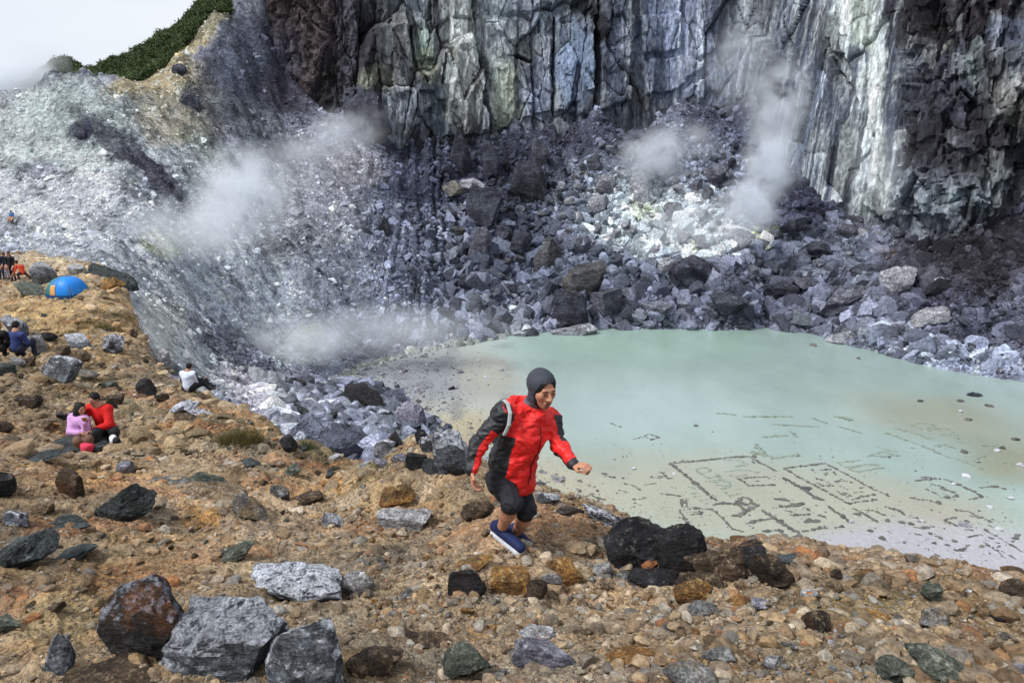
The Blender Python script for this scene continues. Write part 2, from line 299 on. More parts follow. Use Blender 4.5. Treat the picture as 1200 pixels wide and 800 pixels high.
FARB = [  # cx, cy, rx, ry, angle, sRGB, strength
 (150, 250, 210, 130, 20, (176, 176, 186), .9), (60, 170, 110, 80, 0, (186, 186, 186), .9), (100, 130, 90, 45, 0, (165, 170, 170), .8), (60, 230, 90, 45, 0, (196, 192, 200), .9),
 (215, 120, 60, 50, 30, (168, 158, 140), .8), (175, 95, 60, 22, -10, (166, 148, 122), .95), (215, 60, 60, 12, -38, (168, 148, 116), .95), (250, 25, 34, 12, -40, (168, 154, 128), .9), (190, 150, 40, 25, 30, (176, 164, 148), .7),
 (262, 110, 36, 54, 20, (64, 68, 80), .8), (300, 150, 30, 60, -35, (84, 86, 92), .7), (240, 170, 40, 16, 35, (110, 116, 108), .6), (410, 250, 70, 14, 42, (96, 98, 110), .6), (340, 250, 60, 10, 45, (104, 104, 112), .5), (225, 118, 14, 22, 0, (62, 64, 70), .8), (300, 70, 60, 60, 0, (54, 54, 68), .9), (340, 110, 40, 26, 30, (66, 60, 72), .8), (282, 60, 26, 50, -10, (96, 98, 112), .6),
 (250, 200, 60, 30, 30, (140, 142, 140), .6), (150, 178, 95, 17, 38, (58, 58, 72), .8), (95, 155, 20, 13, 0, (56, 56, 76), .85), (185, 208, 64, 16, 38, (66, 62, 74), .75), (40, 195, 50, 6, -4, (120, 132, 132), .6), (60, 178, 60, 5, -8, (206, 214, 208), .6), (160, 225, 40, 10, 30, (84, 76, 84), .6), (60, 205, 30, 8, 10, (110, 110, 125), .5), (305, 190, 60, 12, 40, (98, 98, 110), .6),
 (200, 285, 40, 18, 0, (215, 214, 180), .7), (280, 300, 90, 34, 30, (198, 198, 208), .8), (330, 290, 28, 24, 10, (120, 116, 118), .8), (300, 350, 120, 50, 35, (176, 178, 190), .8), (400, 330, 90, 60, 30, (138, 138, 150), .85), (370, 240, 70, 50, 30, (150, 146, 156), .8), (415, 195, 40, 30, 40, (170, 160, 165), .6),
 (480, 260, 60, 70, 30, (112, 112, 128), .85), (500, 200, 60, 60, 20, (70, 70, 86), .9), (450, 150, 50, 30, 20, (64, 64, 80), .9), (500, 340, 80, 40, 20, (120, 120, 136), .8), (440, 380, 110, 26, -4, (150, 150, 164), .8),
 (360, 395, 30, 14, 0, (214, 218, 170), .8), (345, 415, 34, 14, 0, (196, 202, 198), .8), (190, 385, 34, 46, -35, (216, 212, 212), .95), (240, 430, 50, 26, 38, (190, 190, 196), .9), (300, 460, 60, 24, 30, (196, 186, 198), .85), (380, 490, 60, 22, 25, (172, 168, 182), .8), (460, 520, 60, 30, 28, (150, 150, 160), .8), (520, 545, 40, 30, 40, (110, 112, 124), .8), (330, 440, 34, 10, 28, (80, 78, 90), .7),
 (600, 200, 70, 60, 0, (64, 64, 78), .95), (600, 280, 70, 70, 0, (78, 80, 94), .9), (680, 160, 90, 30, 0, (84, 82, 96), .9), (700, 230, 70, 60, 0, (120, 122, 134), .8), (770, 250, 90, 60, 0, (196, 200, 206), .95), (800, 280, 110, 34, 0, (220, 222, 224), .9), (755, 245, 28, 14, 0, (214, 214, 178), .6), (700, 330, 120, 40, 0, (104, 106, 120), .85),
 (860, 150, 70, 50, 0, (92, 92, 108), .8), (830, 200, 60, 30, 0, (140, 140, 154), .7), (930, 240, 60, 40, 10, (66, 64, 80), .9), (960, 310, 90, 50, 10, (100, 100, 112), .85), (890, 280, 20, 10, 0, (190, 190, 120), .7), (815, 295, 14, 8, 0, (200, 200, 140), .6), (860, 350, 200, 26, 3, (112, 110, 126), .8), (1150, 300, 130, 60, -12, (52, 46, 52), .97), (1080, 330, 60, 40, 0, (72, 68, 76), .8), (1150, 375, 110, 34, 10, (86, 84, 98), .85), (1130, 420, 120, 22, 12, (150, 152, 168), .8), (1050, 385, 60, 18, 20, (128, 126, 140), .7), (1040, 300, 14, 8, 0, (110, 78, 60), .6)]
NEARB = [
 (100, 330, 160, 60, 0, (176, 150, 112), .8), (60, 300, 110, 24, 0, (178, 160, 130), .8), (110, 385, 70, 40, 0, (168, 138, 96), .9), (110, 375, 60, 14, 0, (112, 92, 58), .6), (40, 370, 60, 30, 0, (182, 148, 92), .7), (60, 470, 120, 40, 0, (150, 126, 92), .8), (200, 500, 90, 40, 0, (158, 134, 96), .8),
 (60, 560, 150, 40, -12, (152, 122, 86), .8), (130, 558, 50, 14, -6, (186, 138, 80), .8), (260, 610, 120, 40, 8, (164, 138, 108), .8), (235, 605, 34, 16, 0, (186, 130, 62), .9), (35, 695, 28, 8, 0, (178, 108, 70), .8), (110, 700, 120, 50, -25, (150, 126, 82), .8), (285, 510, 44, 22, 20, (96, 84, 56), .75), (400, 548, 70, 10, 14, (110, 96, 60), .75), (430, 580, 120, 20, 5, (176, 142, 96), .85), (395, 565, 16, 7, 0, (190, 130, 60), .7), (520, 640, 120, 40, 0, (164, 136, 102), .8), (500, 720, 100, 40, 0, (140, 116, 88), .8), (450, 770, 80, 50, 20, (104, 88, 62), .8), (570, 735, 24, 10, 0, (176, 130, 66), .7),
 (650, 700, 60, 40, 0, (150, 128, 98), .8), (800, 650, 90, 30, 0, (92, 62, 44), .85), (860, 655, 50, 24, 0, (108, 70, 40), .8), (780, 760, 140, 60, 0, (150, 128, 102), .8), (860, 755, 26, 20, 0, (178, 122, 66), .6), (760, 790, 60, 24, 0, (120, 108, 100), .6), (1000, 700, 130, 26, 0, (120, 98, 66), .8), (1000, 715, 90, 16, 0, (150, 128, 72), .7), (1150, 720, 60, 26, 0, (136, 104, 62), .8), (1150, 780, 90, 30, 0, (92, 70, 54), .8), (1000, 780, 90, 40, 0, (128, 110, 84), .8), (930, 760, 80, 30, 0, (146, 126, 96), .6)]
P = np.stack([TX.ravel(), TY.ravel(), TZ.ravel()], -1); PX, PY = proj(P); NM = near_mask(P[:, 0], P[:, 1])
def ground_col(P, PX, PY, NM):
    x, y, z = P.T
    Cf = np.tile(np.array(lin(118, 116, 130)), (len(P), 1)); Cf = paint(PX, PY, Cf, FARB, 50, 10)
    n1 = fbm(x * .35, y * .35, z * .35, 4, 60); n2 = fbm(x * 1.6, y * 1.6, z * 1.6, 3, 66)
    o_ = voro(x * .8 + .4 * n2, y * .8, 63); o2_ = voro(x * .25 + .5 * n1, y * .25, 64)
    Cf = Cf * (1 + .4 * n1 + .4 * n2 + .3 * (o_[2] - .5) + .3 * (o2_[2] - .5))[:, None]
    wh = sstep(.16, .34, fbm(x * 1.1, y * 1.1, z * 1.1, 4, 65)) * sstep(.10, .3, Cf.mean(1)); Cf = Cf * (1 - .5 * wh[:, None]) + .62 * .5 * wh[:, None]
    dk = sstep(.14, .36, fbm(x * .5, y * .5, z * .5, 4, 67)); Cf = Cf * (1 - .4 * dk[:, None])
    t = sstep(-.20, -.04, np.arctan2(x, y)); ac = x * (.6 + .4 * t) + y * .8 * (1 - t); al = y * (.6 + .4 * t) - x * .8 * (1 - t)
    st = fbm(ac * .6 + .4 * n1, al * .05, 0, 4, 68); Cf = Cf * (1 + .45 * np.clip(st, -.5, .5))[:, None]
    sa = (1 - sstep(-24.95, -24.5, z)) * (1 - sstep(560, 640, PX)); sand = np.array(lin(160, 156, 146))[None] * (1 + .1 * n1)[:, None]; Cf = Cf * (1 - sa[:, None]) + sand * sa[:, None]
    Cn = np.tile(np.array(lin(152, 132, 106)), (len(P), 1)); Cn = paint(PX, PY, Cn, NEARB, 80, 14, .8)
    m1 = fbm(x * .9, y * .9, 0, 4, 82); m2 = fbm(x * 4, y * 4, 0, 4, 86); m3 = fbm(x * 1.4, y * 2.2, 7, 3, 91)
    och = sstep(.18, .5, m3)[:, None] * .55; Cn = Cn * (1 - och) + np.array(lin(176, 140, 96))[None] * och
    gr = sstep(.2, .5, fbm(x * 1.1, y * 1.8, 31, 3, 95))[:, None] * .5; Cn = Cn * (1 - gr) + np.array(lin(150, 142, 128))[None] * gr
    Cn = Cn * np.clip(1 + .6 * m1 + .55 * m2, .3, 2)[:, None]; rs = sstep(.22, .45, fbm(x * .8, y * 1.3, 51, 3, 99))[:, None] * .32; Cn = Cn * (1 - rs) + np.array(lin(168, 104, 58))[None] * rs; lu = Cn.mean(1, keepdims=True); Cn = lu * 1.12 + (Cn - lu) * 1.08
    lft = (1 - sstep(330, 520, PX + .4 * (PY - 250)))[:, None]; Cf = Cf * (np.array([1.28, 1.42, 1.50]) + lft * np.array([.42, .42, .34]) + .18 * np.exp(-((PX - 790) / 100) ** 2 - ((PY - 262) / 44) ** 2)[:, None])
    return Cn * NM[:, None] + Cf * (1 - NM[:, None])
TC = ground_col(P, PX, PY, NM)
# vegetated ridge and knoll on the skyline
r_ = np.hypot(P[:, 0], P[:, 1]); gm = sstep(166, 172, r_ + 2 * vnoise(P[:, 0] * .2, P[:, 1] * .2, 0, 5)) * (PX < 272); TC = TC * (1 - gm[:, None]) + np.array([.035, .05, .02])[None] * gm[:, None]
me = np_mesh('terrain', P, grid_faces(len(rv), len(azv))[:, ::-1], True)
set_col(me, TC * (.86 + .06 * NM[:, None])); set_val(me, NM, 'near')
k = N('crater_ground', .92, .2); pos = k.pos(); near = k.attr('near', out='Fac')
nA = k.noise(pos, 9.0, 6, .65); nB = k.noise(pos, 1.5, 9, .78); vv = k.vor(pos, 26.0); vf = k.vor(pos, 2.2)
val = k.mix(near, k.ramp(nB, [(.38, .42), (.5, 1.0), (.62, 1.6)]), k.ramp(nA, [(.38, .55), (.62, 1.4)]))
c0 = k.mix(1.0, k.attr('Col'), val, 'MULTIPLY')
speck = k.ramp(k.noise(pos, 60, 3, .7), [(.42, .75), (.6, 1.2)]); c0 = k.mix(near, c0, k.mix(1.0, c0, speck, 'MULTIPLY')); k.col(c0)
hn = k.math('ADD', k.math('MULTIPLY', nA, .5), k.math('ADD', k.math('MULTIPLY', vv, -.35), k.math('MULTIPLY', k.noise(pos, 70, 3), .25)))
hf = k.math('ADD', k.math('MULTIPLY', nB, 1.0), k.math('ADD', k.math('MULTIPLY', vf, -.6), k.math('MULTIPLY', k.noise(pos, 6, 4), .5)))
bn = k.bump(hn, 1.0, .09); bf = k.bump(hf, 1.0, .9)
k.nrm(k.mix(near, bf, bn)); terrain = link('ground', me, k.m); tag(terrain, kind='structure')
# plain beyond the mountain, down to the horizon
bm = bmesh.new(); bmesh.ops.create_circle(bm, cap_ends=True, segments=96, radius=6000); me = bpy.data.meshes.new('far_plain'); bm.to_mesh(me); bm.free()
k = N('forest_plain'); k.col(k.mix(k.noise(k.pos(), .01, 5), (.03, .05, .03), (.07, .09, .06))); o = link('far_ground', me, k.m, None, (0, 0, -60)); tag(o, kind='structure')
print('terrain', round(time.time() - T0, 1))
# ================================================================== CLIFF
base_line = [(292, 60, 192), (298, 66, 180), (308, 75, 170), (340, 100, 163), (400, 125, 160), (460, 150, 164), (520, 165, 166), (600, 150, 171), (700, 135, 173), (800, 120, 175), (870, 110, 173), (905, 180, 162), (940, 235, 151), (1000, 268, 140), (1050, 275, 131), (1100, 265, 126), (1200, 252, 123), (1400, 240, 113), (1700, 220, 95)]
BL = np.array([tuple(at(*b)) for b in base_line]); 
seg = np.hypot(np.diff(BL[:, 0]), np.diff(BL[:, 1])); S = np.concatenate([[0], np.cumsum(seg)])
NU, NV = 1080, 330
su = np.linspace(0, S[-1], NU); bx = np.interp(su, S, BL[:, 0]); by = np.interp(su, S, BL[:, 1]); bz = np.interp(su, S, BL[:, 2])
def smooth1(a, w):
    kx = np.hanning(w); kx /= kx.sum(); return np.convolve(np.pad(a, w // 2, 'edge'), kx, 'same')[w // 2:-(w // 2)]
bx, by, bz = smooth1(bx, 41), smooth1(by, 41), smooth1(bz, 41)
tx, ty = np.gradient(bx), np.gradient(by); tl = np.hypot(tx, ty); nx, ny = ty / tl, -tx / tl        # outward: towards the lake
SU = np.repeat(su[None], NV, 0); Z = np.linspace(0, 1, NV)[:, None] * (78 - (bz - 6)[None]) + (bz - 6)[None]
hgt = Z - bz[None]
BXg, BYg = np.repeat(bx[None], NV, 0), np.repeat(by[None], NV, 0)
lean = hgt * .13 + np.clip(hgt - 2, 0, None) * .0
X0 = BXg - nx[None] * lean; Y0 = BYg - ny[None] * lean
CX, CY = proj(np.stack([X0, Y0, Z], -1)); cx, cy = CX.ravel(), CY.ravel()
s_, z_ = SU.ravel(), Z.ravel()
ws = s_ + 1.1 * fbm(s_ * .10, z_ * .03, 0, 2, 101) + .15 * vnoise(s_ * 1.5, z_ * .8, 0, 104); wz = z_ + 3 * fbm(s_ * .2, z_ * .04, 3, 2, 106)
def sect(a, b, f=12): return sstep(a - f, a + f, cx) * (1 - sstep(b - f, b + f, cx))
smoothw = np.clip(sect(935, 1062) + .55 * sect(735, 935), 0, 1); dark = sect(200, 425, 20); chunk = sect(1062, 1500, 8); centre = sect(425, 740)
L1 = voro(ws / 11, wz / 34, 111); L2 = voro(ws / 6.0, wz / 15, 112); L3 = voro(ws / 2.2, wz / 6.0, 113); L4 = voro(ws / 1.9, wz / 5.5, 114); L5 = voro(ws / 1.1, wz / 2.2, 115)
Lq = voro(s_ / 2.2 + z_ / 9, z_ / 3.4 - s_ / 7, 118)
def cell(L, t=1.0): return (L[2] - .5) + t * L[0] * (L[3] - .5) + t * L[1] * (L[4] - .5) * .7
D = cell(L1) * 5.0 * (1 - .5 * smoothw) + cell(L2, 1.4) * 2.0 * (1 - .75 * smoothw) * (1 - .5 * dark) + cell(L3, 1.2) * .6 * (1 - .8 * smoothw)
D -= (1 - sstep(0, .05, L2[5])) * .8 * (1 - .8 * smoothw) + (1 - sstep(0, .06, L1[5])) * 1.2 * (1 - .6 * smoothw)
D += chunk * (cell(L4, 1.0) * 3.0 + cell(L5, .8) * .9 + cell(L1, .6) * 2 + cell(Lq, .8) * 1.0 + 2.0)
D += dark * (fbm(s_ * .6, z_ * .5, 0, 5, 120) * 1.5 + cell(L5) * .5)
flute = fbm(ws * .55, wz * .03, 0, 4, 125); D += flute * (.8 * smoothw + .15)
D += fbm(s_ * 1.5, z_ * .9, 0, 4, 128) * .2; D += (1 - smoothw) * cell(Lq, 1.4) * .7
def inpoly(poly, soft=3.0):
    poly = np.array(poly, float); ins = np.zeros(len(cx), bool); dm = np.full(len(cx), 1e9); jx = cx + 2.5 * fbm(cx / 9, cy / 9, 0, 3, 130); jy = cy + 2.5 * fbm(cx / 9, cy / 9, 4, 3, 131)
    for i in range(len(poly)):
        a, b = poly[i], poly[(i + 1) % len(poly)]
        c = ((a[1] > jy) != (b[1] > jy)) & (jx < (b[0] - a[0]) * (jy - a[1]) / (b[1] - a[1] + 1e-9) + a[0]); ins ^= c
        ab = b - a; t = np.clip(((jx - a[0]) * ab[0] + (jy - a[1]) * ab[1]) / (ab @ ab), 0, 1)
        dm = np.minimum(dm, np.hypot(jx - a[0] - t * ab[0], jy - a[1] - t * ab[1]))
    return np.where(ins, sstep(0, soft, dm), 0.0)
def inline(pts, w):
    dm = np.full(len(cx), 1e9); jx = cx + 1.6 * fbm(cx / 6, cy / 6, 0, 3, 132)
    for a, b in zip(pts[:-1], pts[1:]):
        ab = np.array(b, float) - np.array(a); t = np.clip(((jx - a[0]) * ab[0] + (cy - a[1]) * ab[1]) / (ab @ ab), 0, 1)
        dm = np.minimum(dm, np.hypot(jx - a[0] - t * ab[0], cy - a[1] - t * ab[1]))
    return 1 - sstep(w * .4, w * 1.2, dm)
SLABS = [([(520, -80), (560, -80), (562, 60), (570, 100), (562, 120), (572, 158), (518, 162), (522, 100), (530, 60)], 2.6), ([(562, -80), (612, -80), (606, 60), (604, 148), (574, 156), (566, 118), (572, 98), (564, 50)], 1.6),
 ([(485, 20), (512, 20), (510, 70), (492, 72)], 2.0), ([(486, 75), (510, 76), (508, 110), (488, 108)], 1.4), ([(455, 30), (482, 24), (480, 110), (462, 112)], 1.2), ([(652, 28), (694, 24), (694, 138), (652, 130)], 2.6), ([(698, -80), (738, -80), (736, 120), (700, 132)], 3.6), ([(606, 36), (648, 40), (648, 130), (606, 140)], .9),
 ([(800, 108), (848, 76), (888, 38), (916, 50), (922, 92), (900, 112), (850, 128), (806, 132)], 3.5), ([(742, 20), (800, 14), (796, 60), (748, 66)], 1.8), ([(748, 70), (800, 64), (830, 76), (790, 108), (752, 112)], 1.4), ([(806, -20), (850, -20), (842, 60), (812, 70)], 1.0),
 ([(400, 100), (428, 104), (450, 128), (448, 150), (405, 150)], 2.2), ([(1010, 60), (1026, -80), (1058, -80), (1056, 250), (1040, 262), (1012, 240), (1020, 150)], 1.5), ([(968, 60), (985, 60), (1000, 120), (1004, 200), (990, 200)], -1.4), ([(1150, 60), (1200, 50), (1200, 170), (1150, 176)], 2.5), ([(1065, 120), (1100, 110), (1105, 250), (1065, 255)], 1.5)]
for pl, h in SLABS: D += inpoly(pl, 3.0) * h
CR = [([(556, -20), (558, 40), (563, 72), (569, 92), (563, 112), (567, 135), (573, 156)], 2.2), ([(482, 30), (484, 60), (490, 84), (500, 98)], 1.8), ([(650, 20), (650, 134)], 1.4), ([(696, 20), (694, 138)], 1.3), ([(700, -20), (698, 60), (695, 138)], 1.6), ([(604, 65), (622, 70)], 2.0), ([(920, -10), (925, 40), (935, 80), (945, 110)], 1.6), ([(1060, -20), (1058, 90), (1056, 200)], 1.3), ([(965, 45), (972, 80), (984, 102)], 1.5), ([(512, 30), (520, 60), (516, 100)], 1.4), ([(990, 200), (1015, 180), (1025, 160)], 1.2)]
for pl, w in CR: D -= inline(pl, w) * 2.6
D *= sstep(-6, 4, (hgt).ravel()) * .7 + .3
ox_, oy_ = np.repeat(nx[None], NV, 0).ravel(), np.repeat(ny[None], NV, 0).ravel()
CV = np.stack([X0.ravel() + ox_ * D, Y0.ravel() + oy_ * D, z_ + .3 * vnoise(s_ * .8, z_ * .8, 0, 140)], -1)
CLB = [(340, 40, 110, 120, 0, (58, 46, 46), 1), (310, 80, 46, 60, 20, (70, 66, 80), .7), (420, 40, 40, 90, 0, (56, 52, 60), .9), (312, 50, 7, 60, -20, (150, 120, 84), .8), (322, 90, 6, 40, -25, (140, 118, 92), .6), (440, 90, 26, 20, 0, (126, 124, 100), .8), (470, 60, 26, 60, 0, (110, 108, 104), .8), (425, 120, 30, 22, 0, (62, 66, 76), .9),
 (498, 60, 16, 40, 0, (128, 140, 126), .85), (500, 80, 14, 24, 0, (160, 160, 132), .7), (515, 130, 16, 40, 0, (100, 112, 124), .8), (540, 70, 28, 110, 0, (176, 174, 164), .95), (585, 40, 28, 60, 0, (138, 140, 142), .9), (590, 110, 20, 50, 0, (158, 160, 136), .9), (585, 15, 26, 10, 0, (96, 104, 110), .8), (620, 50, 16, 34, 0, (134, 132, 132), .8), (628, 100, 22, 40, 0, (112, 116, 134), .8), (655, 30, 40, 34, 0, (90, 98, 110), .8),
 (672, 80, 24, 60, 0, (92, 104, 126), .9), (718, 60, 22, 90, 0, (78, 82, 100), .95), (770, 50, 34, 70, 0, (104, 112, 134), .9), (820, 30, 50, 50, 0, (112, 118, 140), .9), (870, 20, 30, 30, 0, (124, 126, 132), .8), (860, 90, 60, 40, -20, (84, 92, 112), .9), (790, 100, 40, 22, 0, (98, 104, 122), .85),
 (930, 60, 30, 90, 0, (94, 100, 118), .9), (950, 150, 44, 90, 0, (86, 94, 112), .9), (985, 20, 22, 60, 0, (146, 150, 150), .9), (1010, 20, 24, 90, 0, (160, 166, 152), .9), (1000, 70, 20, 22, 0, (78, 84, 100), .8), (1026, 120, 13, 125, 3, (190, 192, 186), .9), (1004, 160, 20, 60, 10, (158, 164, 166), .8), (1036, 200, 13, 60, 0, (182, 184, 176), .85), (1012, 240, 20, 24, 0, (140, 144, 140), .8), (975, 195, 26, 26, 0, (60, 62, 78), .8), (1048, 100, 8, 150, 0, (70, 74, 92), .8),
 (1120, 20, 90, 50, 0, (44, 36, 42), 1), (1120, 120, 70, 80, 0, (56, 56, 66), .95), (1170, 130, 34, 46, 0, (122, 116, 108), .8), (1110, 50, 6, 24, 10, (150, 150, 130), .7), (1135, 80, 8, 36, 0, (116, 122, 120), .7), (1170, 40, 30, 20, 0, (84, 90, 110), .7), (1120, 170, 60, 40, 0, (44, 40, 48), .9), (1160, 210, 50, 34, 0, (60, 60, 62), .8), (1115, 235, 34, 16, 0, (110, 118, 122), .8), (1085, 65, 8, 20, 0, (140, 136, 138), .6)]
CC = np.tile(np.array(lin(96, 98, 106)), (len(cx), 1)); CC = paint(cx, cy, CC, CLB, 150, 7)
st1 = fbm(ws * 1.1, wz * .035, 0, 4, 160); st2 = fbm(ws * 3.2, wz * .07, 0, 3, 165)
sm = (.25 + .75 * np.clip(smoothw + .5 * centre, 0, 1))
sm = .2 + .8 * smoothw; CC = CC * (1 + sm * (.75 * st1 + .4 * st2))[:, None]
wt = sstep(.08, .3, st1 + .35 * st2) * (.9 * smoothw + .35 * centre * (L2[4] > .45) + .25 * chunk * (Lq[2] > .5)); CC = CC * (1 - .7 * wt[:, None]) + np.array(lin(190, 192, 188))[None] * .7 * wt[:, None]
CC *= (1 + .7 * (L3[2] - .5) * (1 - smoothw) + 1.0 * (L2[3] - .5) + .5 * (Lq[3] - .5) * (1 - smoothw) + .5 * (L1[3] - .5) + .3 * chunk * (L5[2] - .5) * 2)[:, None]
CC *= (1 - .5 * np.clip(sum(inline(pl, w) for pl, w in CR), 0, 1))[:, None]
F1 = grid_faces(NV, NU)
# a rough plateau on top of the wall, out of frame
top = CV.reshape(NV, NU, 3)[-1]; caps = [top]; VV = [CV]; CCs = [CC]
for j, (dd, dz) in enumerate([(8, 3), (25, 8), (60, 12), (120, 10)]):
    t = top.copy(); t[:, 0] -= nx * dd; t[:, 1] -= ny * dd; t[:, 2] += dz; VV.append(t); CCs.append(np.tile([.06, .08, .04], (NU, 1)))
CV = np.concatenate(VV); CC = np.concatenate(CCs)
me = np_mesh('cliff', CV, grid_faces(NV + 4, NU), True); lc = CC.mean(1, keepdims=True); set_col(me, (lc + (CC - lc) * .75) * np.array([1.56, 1.67, 1.76])); me.set_sharp_from_angle(angle=math.radians(38))
k = N('cliff_rock', .8, .35); pos = k.pos(); m1 = k.map(pos, (1, 1, .16)); a1 = k.mix(.45, k.noise(k.map(pos, (1, 1, .4)), 1.6, 7, .65), k.noise(m1, 2.2, 5, .6)); a2 = k.noise(k.map(pos, (1, 1, .55)), 1.3, 9, .74); a3 = k.noise(m1, 9, 4, .6)
c0 = k.mix(1.0, k.attr('Col'), k.ramp(a1, [(.4, .55), (.6, 1.45)]), 'MULTIPLY'); c0 = k.mix(1.0, c0, k.ramp(a2, [(.38, .6), (.62, 1.4)]), 'MULTIPLY'); k.col(c0)
h = k.math('ADD', k.math('MULTIPLY', a1, .8), k.math('ADD', k.math('MULTIPLY', a2, 1.2), k.math('MULTIPLY', k.vor(k.map(pos, (1, 1, .4)), 1.4), -.4))); k.nrm(k.bump(h, 1.0, .8))
cliff = link('cliff', me, k.m); tag(cliff, kind='structure')
print('cliff', round(time.time() - T0, 1))
# ================================================================== LAKE
def ico(sub):
    bm = bmesh.new(); bmesh.ops.create_icosphere(bm, subdivisions=sub, radius=1.0); V = np.array([v.co[:] for v in bm.verts]); Fc = np.array([[v.index for v in f.verts] for f in bm.faces]); bm.free(); return V, Fc
gx, gy = np.meshgrid(np.linspace(-50, 130, 300), np.linspace(30, 150, 240)); 
V = np.stack([gx.ravel(), gy.ravel(), np.full(gx.size, LAKE_Z)], -1); qx, qy = proj(V)
wx = qx + 14 * fbm(qx / 60, qy / 30, 0, 3, 201); wy = qy + 8 * fbm(qx / 50, qy / 25, 3, 3, 204)
def soft(cx0, cy0, rx, ry, ang, lo=.5, hi=1.2):
    ca, sa = math.cos(math.radians(ang)), math.sin(math.radians(ang)); dx, dy = wx - cx0, wy - cy0; return 1 - sstep(lo, hi, np.hypot((dx * ca + dy * sa) / rx, (-dx * sa + dy * ca) / ry))
LC = np.tile(np.array(lin(168, 186, 182)), (len(V), 1))
def lp(m, c):
    global LC; LC = LC * (1 - m[:, None]) + np.array(lin(*dsat(c, .66)))[None] * m[:, None]
lp(soft(880, 420, 300, 60, 4), (154, 184, 176)); lp(soft(760, 400, 160, 26, 0), (158, 194, 178)); lp(soft(740, 480, 170, 50, 0, .2), (170, 196, 194))
lp(soft(900, 590, 330, 62, 6), (178, 180, 158)); lp(soft(640, 590, 90, 60, 10), (186, 178, 152)); lp(soft(1100, 490, 140, 34, 8, .2), (166, 172, 150)); lp(soft(1190, 540, 80, 40, 10, .1), (158, 162, 132)); lp(soft(1090, 600, 70, 20, 10, .1), (180, 174, 156))
lp(soft(520, 470, 110, 90, 0), (178, 178, 168)); lp(soft(540, 505, 50, 26, 0), (190, 174, 138)); lp(soft(490, 440, 110, 34, 0), (150, 152, 160)); lp(soft(570, 440, 40, 26, 0), (172, 172, 160)); lp(sstep(.05, .4, fbm(V[:, 0] * .35, V[:, 1] * .2, 0, 4, 210)) * (1 - sstep(560, 640, qx)) * .6, (120, 120, 130))
bank = sstep(-14, 16, wy - np.interp(wx, [800, 900, 960, 1050, 1120, 1200, 1300], [700, 655, 622, 610, 616, 628, 640])); lp(bank, (184, 180, 192))
water = np.clip(sstep(0, 60, wx - np.interp(wy, [380, 400, 430, 480, 540, 600], [560, 590, 590, 600, 640, 760])) * (1 - bank) * (1 - .75 * sstep(540, 600, wy)), 0, 1)
me = np_mesh('lake_water', V, grid_faces(240, 300), True); set_col(me, LC * np.array([.80, .82, .81])); set_val(me, water, 'water')
k = N('milky_crater_water', .5, .35); pos = k.pos(); wa = k.attr('water', out='Fac')
n1 = k.noise(k.map(pos, (1, .5, 1)), .25, 5, .6); c0 = k.mix(1.0, k.attr('Col'), k.ramp(n1, [(.3, .93), (.7, 1.06)]), 'MULTIPLY')
gr = k.mix(wa, k.ramp(k.noise(pos, 3.0, 6, .7), [(.35, .86), (.65, 1.1)]), (1, 1, 1)); c0 = k.mix(1.0, c0, gr, 'MULTIPLY'); k.col(c0)
k.put(k.b.inputs['Roughness'], k.math('SUBTRACT', .75, k.math('MULTIPLY', wa, .58)))
k.nrm(k.bump(k.noise(k.map(pos, (1, 2.2, 1)), 1.1, 6, .62), .5, .07))
lake = link('lake_water', me, k.m); tag(lake, kind='structure')
# ================================================================== ROCKS
rng = np.random.default_rng(7); random.seed(7)
ICO = {s: ico(s) for s in (1, 2, 3, 4, 5)}
def rock_shape(seed, sub=3, cuts=11, rough=.10, box=.0, lo=.5, hi=.86):
    V, Fc = ICO[sub]; V = V.copy(); r = np.random.default_rng(seed)
    for i in range(cuts):
        nrm = r.normal(size=3)
        if box and i < 6: nrm = np.eye(3)[i // 2] * (1 if i % 2 else -1) + r.normal(size=3) * .16
        nrm /= np.linalg.norm(nrm); d = r.uniform(lo, hi); e = np.maximum(V @ nrm - d, 0); V -= e[:, None] * nrm
    o = r.uniform(0, 50, 3); Nn = V / (np.linalg.norm(V, axis=1, keepdims=True) + 1e-9)
    V += Nn * (rough * fbm(V[:, 0] * 2 + o[0], V[:, 1] * 2 + o[1], V[:, 2] * 2 + o[2], 4 if sub > 2 else 2, 300))[:, None]
    if sub >= 3: V += Nn * (.05 * np.abs(fbm(V[:, 0] * 4.5 + o[1], V[:, 1] * 4.5 + o[2], V[:, 2] * 4.5, 3, 305)) - .02)[:, None]
    if sub >= 4:
        l = voro(V[:, 0] * 2.6 + V[:, 2] * 1.1 + o[0], V[:, 1] * 2.6 - V[:, 2] * 2 + o[1], 310); V += Nn * ((l[2] - .5) * .11 * sstep(0, .12, l[5]) + .045 * fbm(V[:, 0] * 9 + o[1], V[:, 1] * 9, V[:, 2] * 9, 3, 311))[:, None]
    a, b = V.min(0), V.max(0); V = (V - (a + b) / 2) / ((b - a) / 2)
    return V, Fc
def rock_mesh(seed, sub, ang=24, **kw):
    V, Fc = rock_shape(seed, sub, **kw); me = np_mesh('rock', V, Fc, True); me.set_sharp_from_angle(angle=math.radians(ang)); return me
